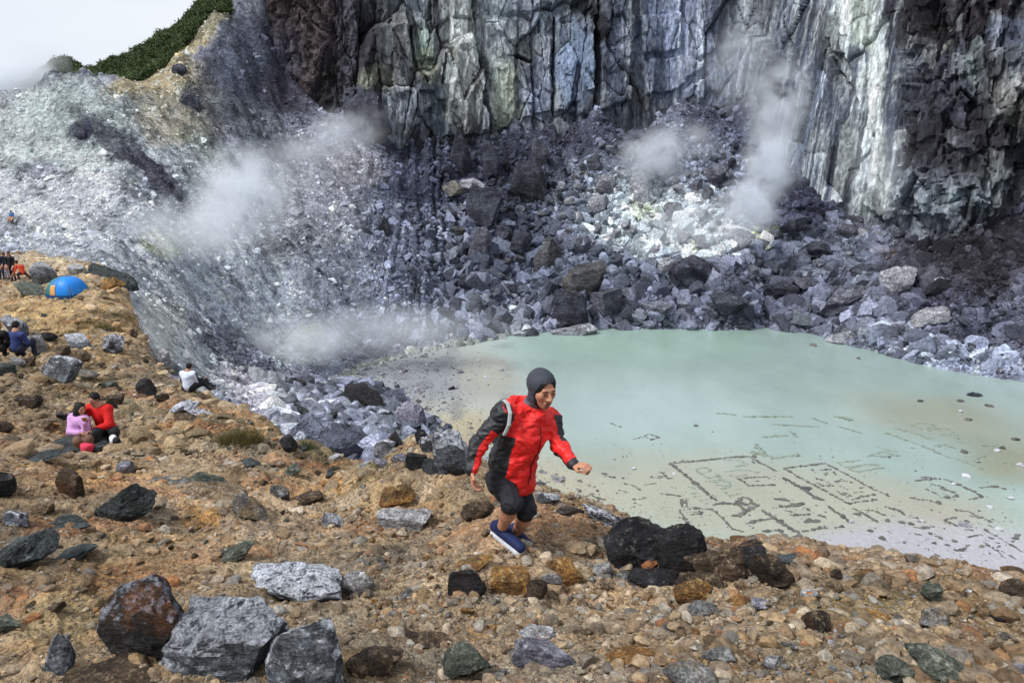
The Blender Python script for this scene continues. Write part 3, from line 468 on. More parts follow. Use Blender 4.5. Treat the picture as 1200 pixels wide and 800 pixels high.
def rock_mat(name, dark, mid, light, crust=.5, stain=None, near=True, st_amt=.4):
    k = N(name, .82, .35); pos = k.pos(); sc = 1.0 if near else .09
    n1 = k.noise(pos, 5 * sc, 8, .68); n2 = k.noise(pos, 19 * sc, 8, .72); n3 = k.noise(pos, 60 * sc, 5, .7)
    c = k.mix(k.ramp(n1, [(.4, 0), (.6, 1)]), dark, mid)
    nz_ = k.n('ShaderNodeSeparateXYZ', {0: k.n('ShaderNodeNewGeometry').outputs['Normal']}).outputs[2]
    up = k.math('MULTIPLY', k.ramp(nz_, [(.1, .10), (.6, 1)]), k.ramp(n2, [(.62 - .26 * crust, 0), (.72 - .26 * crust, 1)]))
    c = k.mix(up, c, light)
    if stain: c = k.mix(k.math('MULTIPLY', k.ramp(k.noise(pos, 3.3 * sc, 5, .6), [(.62 - st_amt * .3, 0), (.78 - st_amt * .3, 1)]), .8), c, stain)
    c = k.mix(1.0, c, k.ramp(n3, [(.4, .5), (.6, 1.35)]), 'MULTIPLY'); c = k.mix(1.0, c, k.ramp(k.noise(pos, 11 * sc, 4, .6), [(.4, .7), (.6, 1.25)]), 'MULTIPLY')
    c = k.mix(1.0, c, k.ramp(k.n('ShaderNodeObjectInfo').outputs['Random'], [(0, .72), (1, 1.22)]), 'MULTIPLY'); k.col(c)
    lay = k.noise(k.map(pos, (1, 1, 4), (.5, .35, 0)), 6 * sc, 6, .65); h = k.math('ADD', k.math('ADD', k.math('MULTIPLY', n1, .6), k.math('MULTIPLY', lay, .9)), k.math('ADD', k.math('MULTIPLY', n2, .6), k.math('MULTIPLY', n3, .25))); k.nrm(k.bump(h, 1.0, .12 if near else 1.2)); return k.m
L = lin
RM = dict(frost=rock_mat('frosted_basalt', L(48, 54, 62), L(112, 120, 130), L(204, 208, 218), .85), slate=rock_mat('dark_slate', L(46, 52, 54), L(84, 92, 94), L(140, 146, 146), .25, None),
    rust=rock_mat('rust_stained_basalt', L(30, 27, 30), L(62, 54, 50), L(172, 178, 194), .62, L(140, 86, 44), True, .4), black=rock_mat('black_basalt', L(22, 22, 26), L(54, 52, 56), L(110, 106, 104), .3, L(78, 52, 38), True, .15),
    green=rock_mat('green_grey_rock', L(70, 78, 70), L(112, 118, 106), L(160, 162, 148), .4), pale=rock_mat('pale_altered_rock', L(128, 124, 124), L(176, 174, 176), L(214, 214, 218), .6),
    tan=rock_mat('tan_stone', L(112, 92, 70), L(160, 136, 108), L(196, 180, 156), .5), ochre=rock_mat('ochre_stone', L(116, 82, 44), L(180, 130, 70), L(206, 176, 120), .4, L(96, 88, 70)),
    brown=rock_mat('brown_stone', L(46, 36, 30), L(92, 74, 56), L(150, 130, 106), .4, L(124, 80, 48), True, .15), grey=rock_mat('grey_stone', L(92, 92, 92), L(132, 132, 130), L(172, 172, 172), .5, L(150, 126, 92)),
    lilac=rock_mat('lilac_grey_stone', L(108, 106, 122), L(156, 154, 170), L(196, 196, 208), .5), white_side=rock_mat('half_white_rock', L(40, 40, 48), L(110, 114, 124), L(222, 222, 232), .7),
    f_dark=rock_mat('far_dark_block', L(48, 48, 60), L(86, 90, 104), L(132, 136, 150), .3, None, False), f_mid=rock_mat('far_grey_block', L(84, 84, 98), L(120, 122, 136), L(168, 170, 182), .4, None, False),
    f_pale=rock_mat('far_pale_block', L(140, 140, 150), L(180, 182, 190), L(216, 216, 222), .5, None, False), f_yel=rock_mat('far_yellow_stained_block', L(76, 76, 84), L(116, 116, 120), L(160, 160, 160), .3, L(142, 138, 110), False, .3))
def put_rock(px, py, w, h, mat, roll=0, label=None, name='boulder', cat='boulder', group=None, sub=4, dep=.85, box=0, seed=None, yaw=None, sink=.30, cuts=14, lo=.42, rough=.10, me=None):
    g0 = ground(px, py); el = math.atan2(-g0.z, g0.y); dep = dep * (.8 if el > .25 else 1); el = max(el, 0)
    g = ground(px, py - .42 * w * dep * math.sin(el)); d = g.y * CP - g.z * SP; s = d / F; rx = w * s / 2; rz = max(h * s - .8 * w * s * dep * math.sin(el), .35 * h * s) / math.cos(el) / 2
    seed = seed if seed is not None else int(px * 31 + py * 7)
    if me is None:
        V, Fc = rock_shape(seed, sub, cuts=cuts, box=box, lo=lo, rough=rough); V = V * np.array([rx, rx * dep, rz * (1.0 + sink * .6)])
        a = math.radians(roll); c_, s_2 = math.cos(a), math.sin(a); V = np.stack([V[:, 0] * c_ - V[:, 2] * s_2, V[:, 1], V[:, 0] * s_2 + V[:, 2] * c_], -1)
        for it in range(4):
            loc = np.array(g) + [0, 0, rz * (1 - sink * 1.2)]; qx, qy = proj(V + loc); fw, fh = np.clip(w / (qx.max() - qx.min()), .6, 1.6), np.clip(h / max(py - qy.min(), h * .3), .6, 1.6); V = V * np.array([fw, fw, fh]); rx *= fw; rz *= fh
        me = np_mesh('rock', V, Fc, True); me.set_sharp_from_angle(angle=math.radians(26)); me.materials.append(RM[mat]); o = bpy.data.objects.new(name, me); o.location = g + Vector((0, 0, rz * (1 - sink * 1.2)))
    else:
        o = bpy.data.objects.new(name, me); o.location = g + Vector((0, 0, rz * (1 - sink * 1.4))); o.scale = (rx, rx * dep, rz * (1 + sink * .5)); o.rotation_euler = (random.uniform(-.25, .25), random.uniform(-.35, .35), random.uniform(0, 6.28))
        o.material_slots[0].link = 'OBJECT'; o.material_slots[0].material = RM[mat]
    COL.objects.link(o); o['label'] = label; o['category'] = cat
    if group: o['group'] = group
    return o
BIG = [  # px centre, py foot, width, height, material, roll, label, extras
 (178, 782, 112, 112, 'rust', 6, 'tall dark boulder with frosted grey top and orange stained side', dict(sub=5)),
 (272, 800, 158, 104, 'frost', 4, 'largest frosted grey boulder at the bottom left, broad flat top', dict(sub=5, box=1)),
 (346, 712, 110, 56, 'frost', -3, 'low dark boulder with white frosted top right of the big boulders', dict(sub=5)),
 (362, 815, 94, 92, 'frost', 18, 'blue grey boulder cut by the bottom edge beside the largest boulder', dict(sub=5)),
 (122, 828, 150, 58, 'brown', 0, 'brown crusted boulder low at the bottom edge under the tall boulder', dict(sub=4)),
 (70, 790, 40, 48, 'frost', 0, 'small dark frosted rock left of the tall orange stained boulder', {}),
 (150, 612, 76, 46, 'slate', 14, 'dark slate boulder with a cracked pale corner on tan gravel', dict(sub=5, sink=.2)),
 (26, 672, 96, 54, 'slate', 26, 'long tilted dark green boulder at the left edge of the slope', dict(sub=5)),
 (84, 662, 66, 26, 'slate', 26, 'flat tilted grey slab right of the long dark boulder', dict(box=1)),
 (2, 748, 48, 32, 'green', 12, 'green grey rock cut by the left edge of the picture', {}),
 (0, 582, 40, 30, 'black', 0, 'black rock at the left edge above the tilted boulder', {}),
 (72, 622, 70, 16, 'slate', 8, 'thin low slab between the slate boulder and the tilted boulder', {}),
 (20, 618, 32, 20, 'frost', 0, 'blue grey stone beside the black rock', {}), (52, 604, 34, 22, 'tan', 20, 'tan stone with dark side near the left edge', {}),
 (86, 584, 36, 38, 'brown', 0, 'dark reddish rock above the slate boulder', {}), (145, 555, 24, 16, 'lilac', 0, 'pale lilac egg shaped stone below the seated couple', dict(sub=3)),
 (292, 610, 42, 34, 'grey', 0, 'grey rock with ochre foot in the middle of the left slope', {}), (254, 592, 78, 30, 'tan', -6, 'broad tan hump beside the ochre footed rock', {}), (242, 576, 46, 24, 'green', 0, 'flat grey green rock on the crest of the tan hump', {}),
 (196, 572, 56, 14, 'grey', 4, 'long pale grey ledge above the slate boulder', {}), (276, 662, 46, 30, 'green', 16, 'greenish rock with brown flank in open gravel', {}), (390, 618, 26, 18, 'frost', 0, 'small blue grey stone alone on tan gravel', dict(sub=3)),
 (328, 586, 24, 18, 'grey', 0, 'small grey stone left of the brown hump', dict(sub=3)), (362, 592, 38, 18, 'brown', 0, 'low brown hump right of a small grey stone', {}), (474, 624, 66, 30, 'pale', -6, 'whitish rock with orange tint left of the runner', {}),
 (466, 592, 44, 26, 'ochre', 0, 'ochre brown rock on the crest above the whitish rock', {}), (338, 530, 22, 22, 'black', 0, 'small black rock standing alone near the grass tufts', dict(sub=3)), (290, 550, 32, 14, 'slate', 0, 'flat dark blue rock below the grass tufts', dict(sub=3)),
 (392, 540, 16, 9, 'pale', 0, 'small white stone beside the green grass', dict(sub=3)), (428, 548, 14, 8, 'pale', 0, 'small white stone farther along the crest from the grass', dict(sub=3)),
 (74, 452, 54, 36, 'frost', 10, 'large frosted boulder below the seated person in blue', dict(sub=4)), (43, 412, 28, 20, 'pale', 0, 'pale flat stone right of the person in blue', dict(sub=3)), (20, 398, 34, 30, 'frost', 0, 'big blue grey boulder behind the person in blue', dict(sub=4)),
 (135, 413, 26, 22, 'white_side', 0, 'white and blue boulder with dark underside on ochre ground', dict(sub=4)), (94, 410, 38, 20, 'frost', -12, 'blue green boulder left of the white one', {}), (95, 425, 26, 16, 'tan', 0, 'pinkish flat stone in front of the blue green boulder', dict(sub=3)),
 (21, 430, 18, 12, 'pale', 0, 'whitish stone at the feet of the person in blue', dict(sub=3)), (56, 401, 22, 12, 'black', 0, 'dark stone above the pale flat stone', dict(sub=3)), (36, 428, 16, 12, 'brown', 0, 'brown stone right of the whitish stone', dict(sub=3)), (72, 418, 20, 14, 'brown', 0, 'brown stone behind the large frosted boulder', dict(sub=3)), (8, 445, 30, 20, 'slate', 0, 'dark rock at the left edge below the person in black', dict(sub=3)),
 (216, 486, 36, 18, 'frost', 16, 'low blue white slab below the man in white', {}), (236, 489, 40, 12, 'white_side', -40, 'narrow tilted slab with white upper edge below the man in white', dict(sub=4)), (216, 498, 28, 15, 'brown', 0, 'mossy brown stone in front of the two slabs', dict(sub=3)),
 (172, 464, 26, 22, 'black', 0, 'dark rock between the couple and the man in white', dict(sub=3)), (190, 472, 18, 12, 'brown', 0, 'brown rock right of the dark rock uphill of the couple', dict(sub=3)), (136, 478, 22, 16, 'brown', 0, 'reddish rock behind the couple', dict(sub=3)), (126, 458, 26, 12, 'green', 10, 'flat green grey rock above the couple', dict(sub=3)), (104, 445, 24, 12, 'grey', 0, 'grey rock right of the large frosted boulder', dict(sub=3)), (74, 492, 16, 8, 'black', 0, 'small flat black stone left of the couple', dict(sub=3)), (34, 478, 36, 16, 'brown', 0, 'dark brown hump on the slope left of the couple', dict(sub=3)), (48, 505, 40, 16, 'tan', 8, 'low tan boulder left of the seated couple', dict(sub=3)), (4, 508, 26, 16, 'brown', 0, 'brown rock at the left edge level with the couple', dict(sub=3)),
 (56, 332, 34, 26, 'frost', 0, 'grey topped boulder left of the blue tent', dict(sub=4)), (136, 332, 66, 24, 'slate', -18, 'long dark slab boulder leaning behind the blue tent', dict(sub=5, dep=.5, sink=.5)), (134, 342, 30, 18, 'ochre', 0, 'ochre brown boulder under the leaning slab', dict(sub=4)), (119, 338, 18, 14, 'tan', 0, 'small tan boulder between tent and leaning slab', dict(sub=3)), (37, 347, 36, 18, 'green', -8, 'grey green slab in front of the tent on the left', dict(sub=3)), (90, 321, 24, 12, 'pale', 0, 'pale low rock just behind the tent', dict(sub=3)),
 (187, 428, 26, 20, 'pale', 0, 'whitish boulder on the brown to white edge of the ridge', dict(sub=3)), (158, 395, 10, 10, 'brown', 0, 'small red brown rock on the ridge edge', dict(sub=3)),
 (428, 486, 52, 38, 'black', 0, 'black blocky boulder on the debris slope', dict(sub=4, box=1)), (452, 468, 16, 14, 'slate', 0, 'small block perched beside the black blocky boulder', dict(sub=3)), (444, 500, 34, 18, 'slate', -10, 'dark grey rock at the foot of the black boulder', dict(sub=3)), (526, 552, 46, 50, 'frost', 12, 'large blue grey slab boulder beside the runners elbow', dict(sub=5)), (482, 505, 38, 36, 'lilac', -20, 'pale lilac boulder on the debris slope', dict(sub=4)), (500, 530, 22, 20, 'white_side', -30, 'black and white boulder left of the blue grey slab', dict(sub=4)),
 (350, 462, 26, 18, 'black', 0, 'black rock cluster on the white debris slope', dict(sub=3)), (336, 448, 18, 16, 'black', 0, 'black rock above the pale debris field', dict(sub=3)), (530, 462, 12, 10, 'black', 0, 'small black rock alone on the pale sand flat', dict(sub=3)),
 (746, 668, 82, 64, 'black', 4, 'round topped black boulder on the crest by the lake', dict(sub=5, lo=.55, cuts=12, rough=.2)), (798, 680, 60, 68, 'black', 0, 'dark brown boulder joined to the round black one', dict(sub=5, lo=.55, rough=.2)), (842, 690, 84, 50, 'brown', -8, 'rust brown earthy boulder on the crest', dict(sub=5, rough=.24, lo=.5)), (872, 676, 56, 38, 'black', 10, 'dark crumbling block right of the rust brown boulder', dict(sub=4, rough=.24)), (816, 700, 60, 34, 'brown', 0, 'low brown lump in front of the dark crest boulders', dict(sub=4, rough=.24)), (770, 692, 70, 30, 'black', 4, 'black clod at the foot of the round black boulder', dict(sub=4, rough=.24)), (902, 688, 54, 40, 'brown', -10, 'brown end block of the dark crest ridge', dict(sub=4, rough=.24)), (886, 654, 56, 24, 'brown', -8, 'dark topped boulder with orange face on the crest', dict(sub=4)), (706, 616, 52, 26, 'white_side', -22, 'black rock with a white right face at the crest', dict(sub=5)),
 (930, 664, 46, 16, 'slate', -18, 'low dark slab at the right end of the dark boulders', dict(sub=4)), (642, 592, 30, 16, 'frost', 0, 'blue grey rock on the crest behind the runners legs', dict(sub=3)), (668, 605, 34, 14, 'black', -6, 'low black rock between the runner and white faced rock', dict(sub=3)),
 (560, 612, 42, 26, 'brown', 0, 'dark brown rock behind the runners shoe', dict(sub=4)), (548, 702, 46, 36, 'black', 0, 'square black block below the runner', dict(sub=4, box=1)), (600, 698, 52, 36, 'ochre', 0, 'ochre and green block the runner steps on', dict(sub=5, box=1, sink=.15)), (627, 706, 30, 28, 'brown', 0, 'red brown block right of the stepping stone', dict(sub=4, box=1)),
 (552, 672, 50, 22, 'ochre', 26, 'tilted ochre rock left of the stepping stone', dict(sub=4)), (662, 684, 46, 32, 'ochre', -8, 'flat ochre rock right of the stepping stone', dict(sub=4)), (647, 684, 24, 12, 'pale', -12, 'small pale stone beside the stepping stone', dict(sub=3)),
 (642, 788, 84, 42, 'lilac', -18, 'bluish white slab near the bottom centre', dict(sub=5, box=1, dep=.6)), (630, 752, 46, 22, 'pale', -8, 'whitish rock just above the bluish white slab', dict(sub=4)), (420, 700, 40, 32, 'pale', 0, 'grey white rock in open gravel left of the runner', dict(sub=4)), (548, 800, 60, 50, 'green', -30, 'dark greenish ledge at the bottom centre', dict(sub=4)),
 (500, 764, 60, 26, 'brown', -6, 'brown crusted ledge left of the dark greenish ledge', dict(sub=4)), (440, 800, 70, 44, 'brown', 4, 'earthy brown ledge at the bottom edge right of the boulders', dict(sub=4)),
 (810, 706, 46, 30, 'ochre', 0, 'bright orange yellow boulder below the rust brown one', dict(sub=5, lo=.62)), (826, 728, 46, 26, 'grey', -14, 'pale grey wedge under the bright orange boulder', dict(sub=4)), (870, 692, 22, 15, 'tan', -10, 'smooth tan stone right of the orange boulder', dict(sub=3)), (888, 700, 22, 14, 'tan', 0, 'second smooth tan stone, lower and to the right', dict(sub=3)), (862, 712, 36, 16, 'ochre', 4, 'flat ochre brown stone between tan stones and gravel', dict(sub=3)), (893, 713, 26, 14, 'lilac', -6, 'lilac grey stone under the smooth tan stones', dict(sub=3)),
 (736, 688, 40, 20, 'grey', 0, 'rounded grey stone below the round black boulder', dict(sub=4)), (706, 678, 26, 20, 'pale', 0, 'pale stone left of the rounded grey stone', dict(sub=3)), (842, 780, 42, 24, 'grey', 4, 'flat grey rock with ochre rim low in the gravel', dict(sub=4)), (808, 812, 64, 40, 'grey', 0, 'broad grey rock cut by the bottom edge', dict(sub=4)), (738, 790, 80, 34, 'ochre', 6, 'crusted ochre mound near the bottom', dict(sub=4)),
 (1100, 802, 82, 50, 'green', -20, 'large grey green boulder at the bottom right', dict(sub=5, lo=.6)), (1046, 804, 48, 38, 'green', 22, 'smaller boulder leaning on the large grey green one', dict(sub=5)), (1014, 684, 44, 18, 'ochre', 0, 'ochre brown rock on the crest by the white shore', dict(sub=4)), (980, 680, 17, 14, 'brown', 0, 'small dark round rock on the crest', dict(sub=3)), (1190, 708, 50, 32, 'brown', 4, 'brown boulder at the right edge, lower of two', dict(sub=4)), (1190, 684, 40, 22, 'ochre', 0, 'mossy ochre boulder at the right edge, upper of two', dict(sub=4)),
 (957, 740, 36, 26, 'brown', 0, 'rust coloured rock in the right hand gravel', dict(sub=4)), (1094, 738, 36, 26, 'grey', 0, 'pale rock with rusty side on the right slope', dict(sub=4)), (1136, 756, 30, 18, 'tan', -10, 'smooth tan rock above the large grey green boulder', dict(sub=4)), (1160, 766, 30, 20, 'tan', 10, 'pointed tan rock right of the smooth one', dict(sub=4)), (1082, 748, 17, 11, 'frost', 0, 'small blue green stone above the large boulder', dict(sub=3)), (1194, 798, 34, 22, 'lilac', 0, 'bluish stone in the bottom right corner', dict(sub=4)), (1033, 752, 24, 12, 'tan', 0, 'smooth tan oval stone left of the small blue green one', dict(sub=3)),
 (906, 782, 24, 15, 'pale', 0, 'whitish round stone in pebbles', dict(sub=3)), (1090, 706, 28, 26, 'green', 0, 'dark green rock just under the right crest', dict(sub=4)), (948, 702, 22, 13, 'pale', 0, 'pale pinkish stone under the crest', dict(sub=3)), (1172, 728, 30, 12, 'black', 0, 'flat dark stone near the right edge', dict(sub=3)), (1016, 734, 60, 20, 'ochre', -4, 'long mossy yellow ledge on the right slope', dict(sub=4)), (1196, 748, 24, 22, 'tan', 0, 'tan rock cut by the right edge', dict(sub=3)), (1124, 716, 26, 14, 'brown', 0, 'brown stone right of the pale rusty sided rock', dict(sub=3)),
 (44, 545, 92, 20, 'slate', 20, 'long grey slab in front of the seated couple', dict(sub=4, dep=.5)), (104, 535, 84, 30, 'slate', 4, 'dark rock the couple sits on', dict(sub=4, sink=.15)),
]
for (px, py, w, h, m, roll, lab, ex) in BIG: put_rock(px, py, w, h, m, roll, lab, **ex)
FARR = [(568, 256, 42, 34, 'f_dark', 'large dark block high on the left of the boulder field', 'box'), (621, 236, 42, 44, 'f_dark', 'squarest dark block high in the boulder field', 'box'), (539, 206, 26, 46, 'f_dark', 'tall dark pillar rock at the foot of the pale cliff', ''), (576, 206, 20, 40, 'f_dark', 'narrow dark pillar rock beside the taller one', ''), (632, 194, 20, 30, 'f_mid', 'grey pillar rock behind the square block', ''), (553, 222, 30, 12, 'f_pale', 'pale flat rock above the large dark block', ''),
 (684, 342, 50, 34, 'f_yel', 'big flat topped boulder with yellow edge above the far shore', 'box'), (708, 372, 46, 32, 'f_mid', 'rounded grey boulder on the far shore', ''), (667, 376, 44, 34, 'f_dark', 'dark shore boulder left of the rounded grey one', 'box'), (810, 340, 52, 38, 'f_dark', 'dark round boulder in pale rubble', ''), (752, 233, 32, 30, 'f_pale', 'square white block in the pale rubble', 'box'), (708, 226, 26, 20, 'f_pale', 'white wedge left of the square white block', ''),
 (642, 316, 32, 38, 'f_yel', 'tall boulder with yellow streaked foot', ''), (562, 300, 26, 32, 'f_mid', 'round grey boulder on the left of the boulder field', ''), (610, 300, 26, 30, 'f_dark', 'dark boulder left of the yellow streaked one', ''), (592, 286, 22, 24, 'f_dark', 'dark boulder below the large dark block', ''), (790, 256, 26, 18, 'f_mid', 'angular grey block right of the white block', ''), (836, 216, 32, 22, 'f_mid', 'pointed grey block under the steam column', ''), (700, 250, 24, 20, 'f_pale', 'pale block below the white wedge', ''), (824, 296, 22, 22, 'f_pale', 'pale wedge above the dark round boulder', ''),
 (862, 292, 44, 22, 'f_pale', 'long pale block by the yellow sulphur', ''), (882, 316, 34, 18, 'f_mid', 'grey block under the yellow sulphur', ''), (856, 366, 44, 22, 'f_dark', 'dark shore boulder in the middle of the far shore', ''), (912, 354, 46, 24, 'f_dark', 'dark boulder with pale right foot by the far shore', ''), (984, 362, 62, 26, 'f_mid', 'long tilted slab with pale edge above the right shore', 'r34'), (1050, 336, 44, 22, 'f_pale', 'pale tilted slab on the right scree', 'r28'), (1088, 384, 50, 24, 'f_pale', 'bluish white leaning slab on the dark right scree', 'r30'),
 (986, 404, 36, 16, 'f_pale', 'pale block at the water edge on the right', ''), (870, 388, 22, 9, 'f_mid', 'flat rock at the waterline', ''), (672, 396, 54, 16, 'f_pale', 'low pale slab at the left end of the far shore', ''), (770, 372, 40, 18, 'f_mid', 'broad grey shore rock', ''), (738, 352, 30, 14, 'f_mid', 'flat grey rock above the far shore', ''), (450, 270, 15, 16, 'f_dark', 'single round dark boulder on the upper left scree', ''),
 (210, 84, 18, 9, 'f_dark', 'dark outcrop on the ochre saddle', ''), (224, 124, 22, 14, 'f_dark', 'tall black outcrop under the ochre saddle', ''), (95, 160, 18, 14, 'f_dark', 'dark outcrop on the pale mound', ''), (430, 144, 56, 34, 'f_dark', 'large dark slab at the left foot of the cliff', ''), (1010, 330, 30, 16, 'f_mid', 'grey rock right of the tilted slab', ''), (960, 300, 30, 16, 'f_dark', 'dark rock below the streaked wall', ''), (945, 340, 34, 14, 'f_mid', 'flat rock left of the tilted slab', ''),
 (655, 388, 20, 12, 'f_dark', 'small dark shore rock at the left end', ''), (620, 396, 22, 12, 'f_dark', 'dark low rock where scree reaches the sand', ''), (1142, 470, 20, 10, 'f_dark', 'dark rock in the shallow water on the right', '')]
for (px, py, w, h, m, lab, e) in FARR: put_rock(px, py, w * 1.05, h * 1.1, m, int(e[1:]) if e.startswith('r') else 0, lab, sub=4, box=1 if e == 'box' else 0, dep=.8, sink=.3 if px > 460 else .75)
def short(l):
    w = l.split(); o = []
    for i, q in enumerate(w):
        if i >= 2 and q in ('with', 'below', 'above', 'beside', 'left', 'right', 'at', 'in', 'on', 'by', 'cut', 'near', 'behind', 'between', 'under', 'standing', 'alone', 'the', 'leaning', 'joined', 'just', 'low', 'where', 'high', 'lying', 'of'): break
        o.append(q.strip(','))
    return ' '.join(o)
def anchors(Lst, li=6):
    sh = [short(b[li]) for b in Lst]; return [(b[0], b[1] - b[3] / 2, t) for b, t in zip(Lst, sh) if sh.count(t) == 1 and len(t.split()) >= 3]
ANB, ANF = anchors(BIG) + [(600, 640, "runner's shoes"), (105, 500, 'seated couple'), (80, 335, 'blue tent'), (225, 450, 'man in the white shirt')], anchors(FARR, 5)
USED = set()
def where(px, py, A_, head):
    for rank, (ax_, ay_, t) in enumerate(sorted(A_, key=lambda a: (a[0] - px) ** 2 + (a[1] - py) ** 2)[:70]):
        dx, dy = px - ax_, py - ay_; d = ('left of' if dx < 0 else 'right of') if abs(dx) > abs(dy) else ('below' if dy > 0 else 'above'); l = f"{head} {('just ' if math.hypot(dx, dy) < 30 else '') + d} the {t}"
        if l not in USED and len(l.split()) <= 16: USED.add(l); return l
    return l
DB = [(312, 462, 24, 16), (330, 476, 20, 14), (352, 490, 26, 18), (368, 474, 16, 12), (384, 500, 24, 18), (398, 484, 18, 14), (404, 512, 26, 18), (420, 524, 24, 16), (436, 516, 22, 18), (452, 534, 28, 20), (466, 524, 22, 20), (470, 546, 26, 16), (488, 548, 26, 18), (462, 500, 22, 20), (505, 556, 24, 20), (516, 520, 20, 22), (508, 500, 16, 14), (540, 536, 22, 22), (344, 506, 20, 12), (376, 458, 14, 12), (402, 470, 16, 12), (318, 446, 14, 12), (496, 520, 20, 18), (446, 548, 20, 12), (534, 560, 30, 20)]
DBL = set()
for i, (px, py, w, h) in enumerate(DB):
    mm = ['black', 'frost', 'slate', 'white_side', 'black', 'lilac'][i % 6]; nm_ = {'black': 'black', 'frost': 'frosted blue grey', 'slate': 'dark slate', 'white_side': 'black and white', 'lilac': 'pale lilac'}[mm]
    put_rock(px, py, w, h, mm, random.uniform(-40, 40), where(px, py, [(428, 470, 'black blocky boulder'), (526, 530, 'blue grey slab'), (482, 490, 'big pale lilac boulder'), (372, 525, 'green grass tuft'), (225, 450, 'man in the white shirt'), (350, 455, 'black rock cluster'), (500, 520, 'black and white boulder'), (444, 492, 'dark grey foot rock')], ['', 'sharp ', 'broken '][i % 3] + nm_ + ' debris block'), name='boulder', cat='boulder', sub=3, cuts=14, lo=.36, box=1, dep=.7)
# -------- counted stones: one object each, sharing mesh data between alike shapes
VARM = [rock_mesh(400 + i, 3, lo=.40, cuts=14) for i in range(14)]; ROUND = [rock_mesh(440 + i, 3, lo=.66, cuts=8, rough=.06) for i in range(10)]
for m_ in VARM + ROUND: m_.materials.append(RM['tan'])
taken = [(b[0], b[1] - b[3] / 2, max(b[2], b[3]) / 2) for b in BIG] + [(600, 560, 60), (105, 500, 34), (80, 335, 30)]
def free(px, py, r): return all((px - a) ** 2 + (py - b) ** 2 > (r * .8 + c) ** 2 for a, b, c in taken)
def edge_y(px): return float(np.interp(px, [e[0] for e in EDGE], [e[1] for e in EDGE]))
NS = [('right gravel', 0, 'tan', 'smooth tan stone lying in the pebbles of the right slope', (690, 1200)), ('right gravel', 0, 'grey', 'grey stone lying in the pebbles of the right slope', (690, 1200)), ('right gravel', 0, 'ochre', 'ochre stone lying in the pebbles of the right slope', (690, 1200)), ('right gravel', 0, 'pale', 'whitish stone lying in the pebbles of the right slope', (690, 1200)),
      ('middle gravel', 1, 'tan', 'tan stone on the gravel around the runner', (400, 690)), ('middle gravel', 1, 'ochre', 'ochre stone on the gravel around the runner', (400, 690)), ('middle gravel', 1, 'grey', 'grey stone on the gravel around the runner', (400, 690)), ('left slope', 1, 'brown', 'brown stone on the left hand slope', (0, 400)), ('left slope', 1, 'slate', 'dark slate chip on the left hand slope', (0, 400)), ('left slope', 1, 'tan', 'tan stone on the left hand slope', (0, 400)), ('left slope', 1, 'green', 'green grey stone on the left hand slope', (0, 400))]
cnt = 0; tries = 0
while cnt < 235 and tries < 6000:
    tries += 1
    kind = random.choices(NS, [30, 14, 12, 10, 14, 9, 8, 12, 6, 14, 8])[0]; px = random.uniform(*kind[4]); ey = edge_y(px) + 6; py = ey + (795 - ey) * random.random() ** .9
    sz = (9 + 4 * (1 - random.random()) ** -.55 - 4) * (.55 + .55 * (py - 300) / 450)
    if sz > 34 or sz < 7 or not free(px, py, sz / 2): continue
    taken.append((px, py, sz / 2 * .6)); mset = ROUND if kind[2] in ('tan', 'pale', 'grey') and random.random() < .7 else VARM
    hh = random.uniform(.45, .85); put_rock(px, py, sz, sz * hh, kind[2], 0, where(px, py, ANB, ('small ' if sz < 11 else 'mid sized ' if sz < 17 else 'large ') + ('flat ' if hh < .6 else 'round ' if mset is ROUND else 'angular ') + kind[2].replace('slate', 'dark grey').replace('green', 'green grey').replace('pale', 'whitish') + ' stone'), name='stone', cat='stone', group=kind[3].replace('stone', 'stones').replace('chip', 'chips'), me=random.choice(mset), dep=random.uniform(.6, 1), sink=.3); cnt += 1
DUPL = set(); cnt = 0; tries = 0; tk = [(b[0], b[1] - b[3] / 2, max(b[2], b[3]) / 2) for b in FARR]
REG = [((520, 700), (190, 380), 'left half of the far boulder field', .33), ((700, 900), (170, 380), 'middle of the far boulder field', .3), ((900, 1110), (255, 410), 'right part of the far boulder field', .2), ((240, 560), (110, 400), 'left scree slope', .1), ((1060, 1200), (290, 440), 'dark scree on the right', .07)]
while cnt < 255 and tries < 6000:
    tries += 1
    rg = random.choices(REG, [.38, .33, .21, .0, .07])[0]; px, py = random.uniform(*rg[0]), random.uniform(*rg[1]); sz = 8.5 * (1 - random.random()) ** (-.55 if px < 740 else -.45)
    g = ground(px, py)
    if sz > 34 or (px > 1060 and sz > 12) or g.y < 60 or g.z < -24.9 or any((px - a) ** 2 + (py - b) ** 2 > 0 and (px - a) ** 2 + (py - b) ** 2 < (sz * .4 + c * .8) ** 2 for a, b, c in tk): continue
    tk.append((px, py, sz / 2)); pale = math.exp(-((px - 770) / 90) ** 2 - ((py - 260) / 55) ** 2)
    m = 'f_pale' if random.random() < pale * 1.2 + .08 else random.choice(['f_dark', 'f_mid', 'f_mid', 'f_dark', 'f_yel'] if px < 700 else ['f_mid', 'f_mid', 'f_dark'])
    lab_ = None
    w_ = {'f_pale': 'pale', 'f_dark': 'dark', 'f_mid': 'grey', 'f_yel': 'yellow stained'}[m]
    lab_ = where(px, py, ANF, ('small ' if sz < 11 else 'mid sized ' if sz < 16 else 'large ') + w_ + ' fallen block')
    if lab_ in DUPL: continue
    DUPL.add(lab_); put_rock(px, py, sz, sz * random.uniform(.6, .95), m, 0, lab_, name='fallen_block', cat='boulder', group=w_ + ' blocks in the ' + rg[2], me=random.choice(VARM), dep=random.uniform(.6, 1), sink=.2); cnt += 1
print('rocks', round(time.time() - T0, 1))
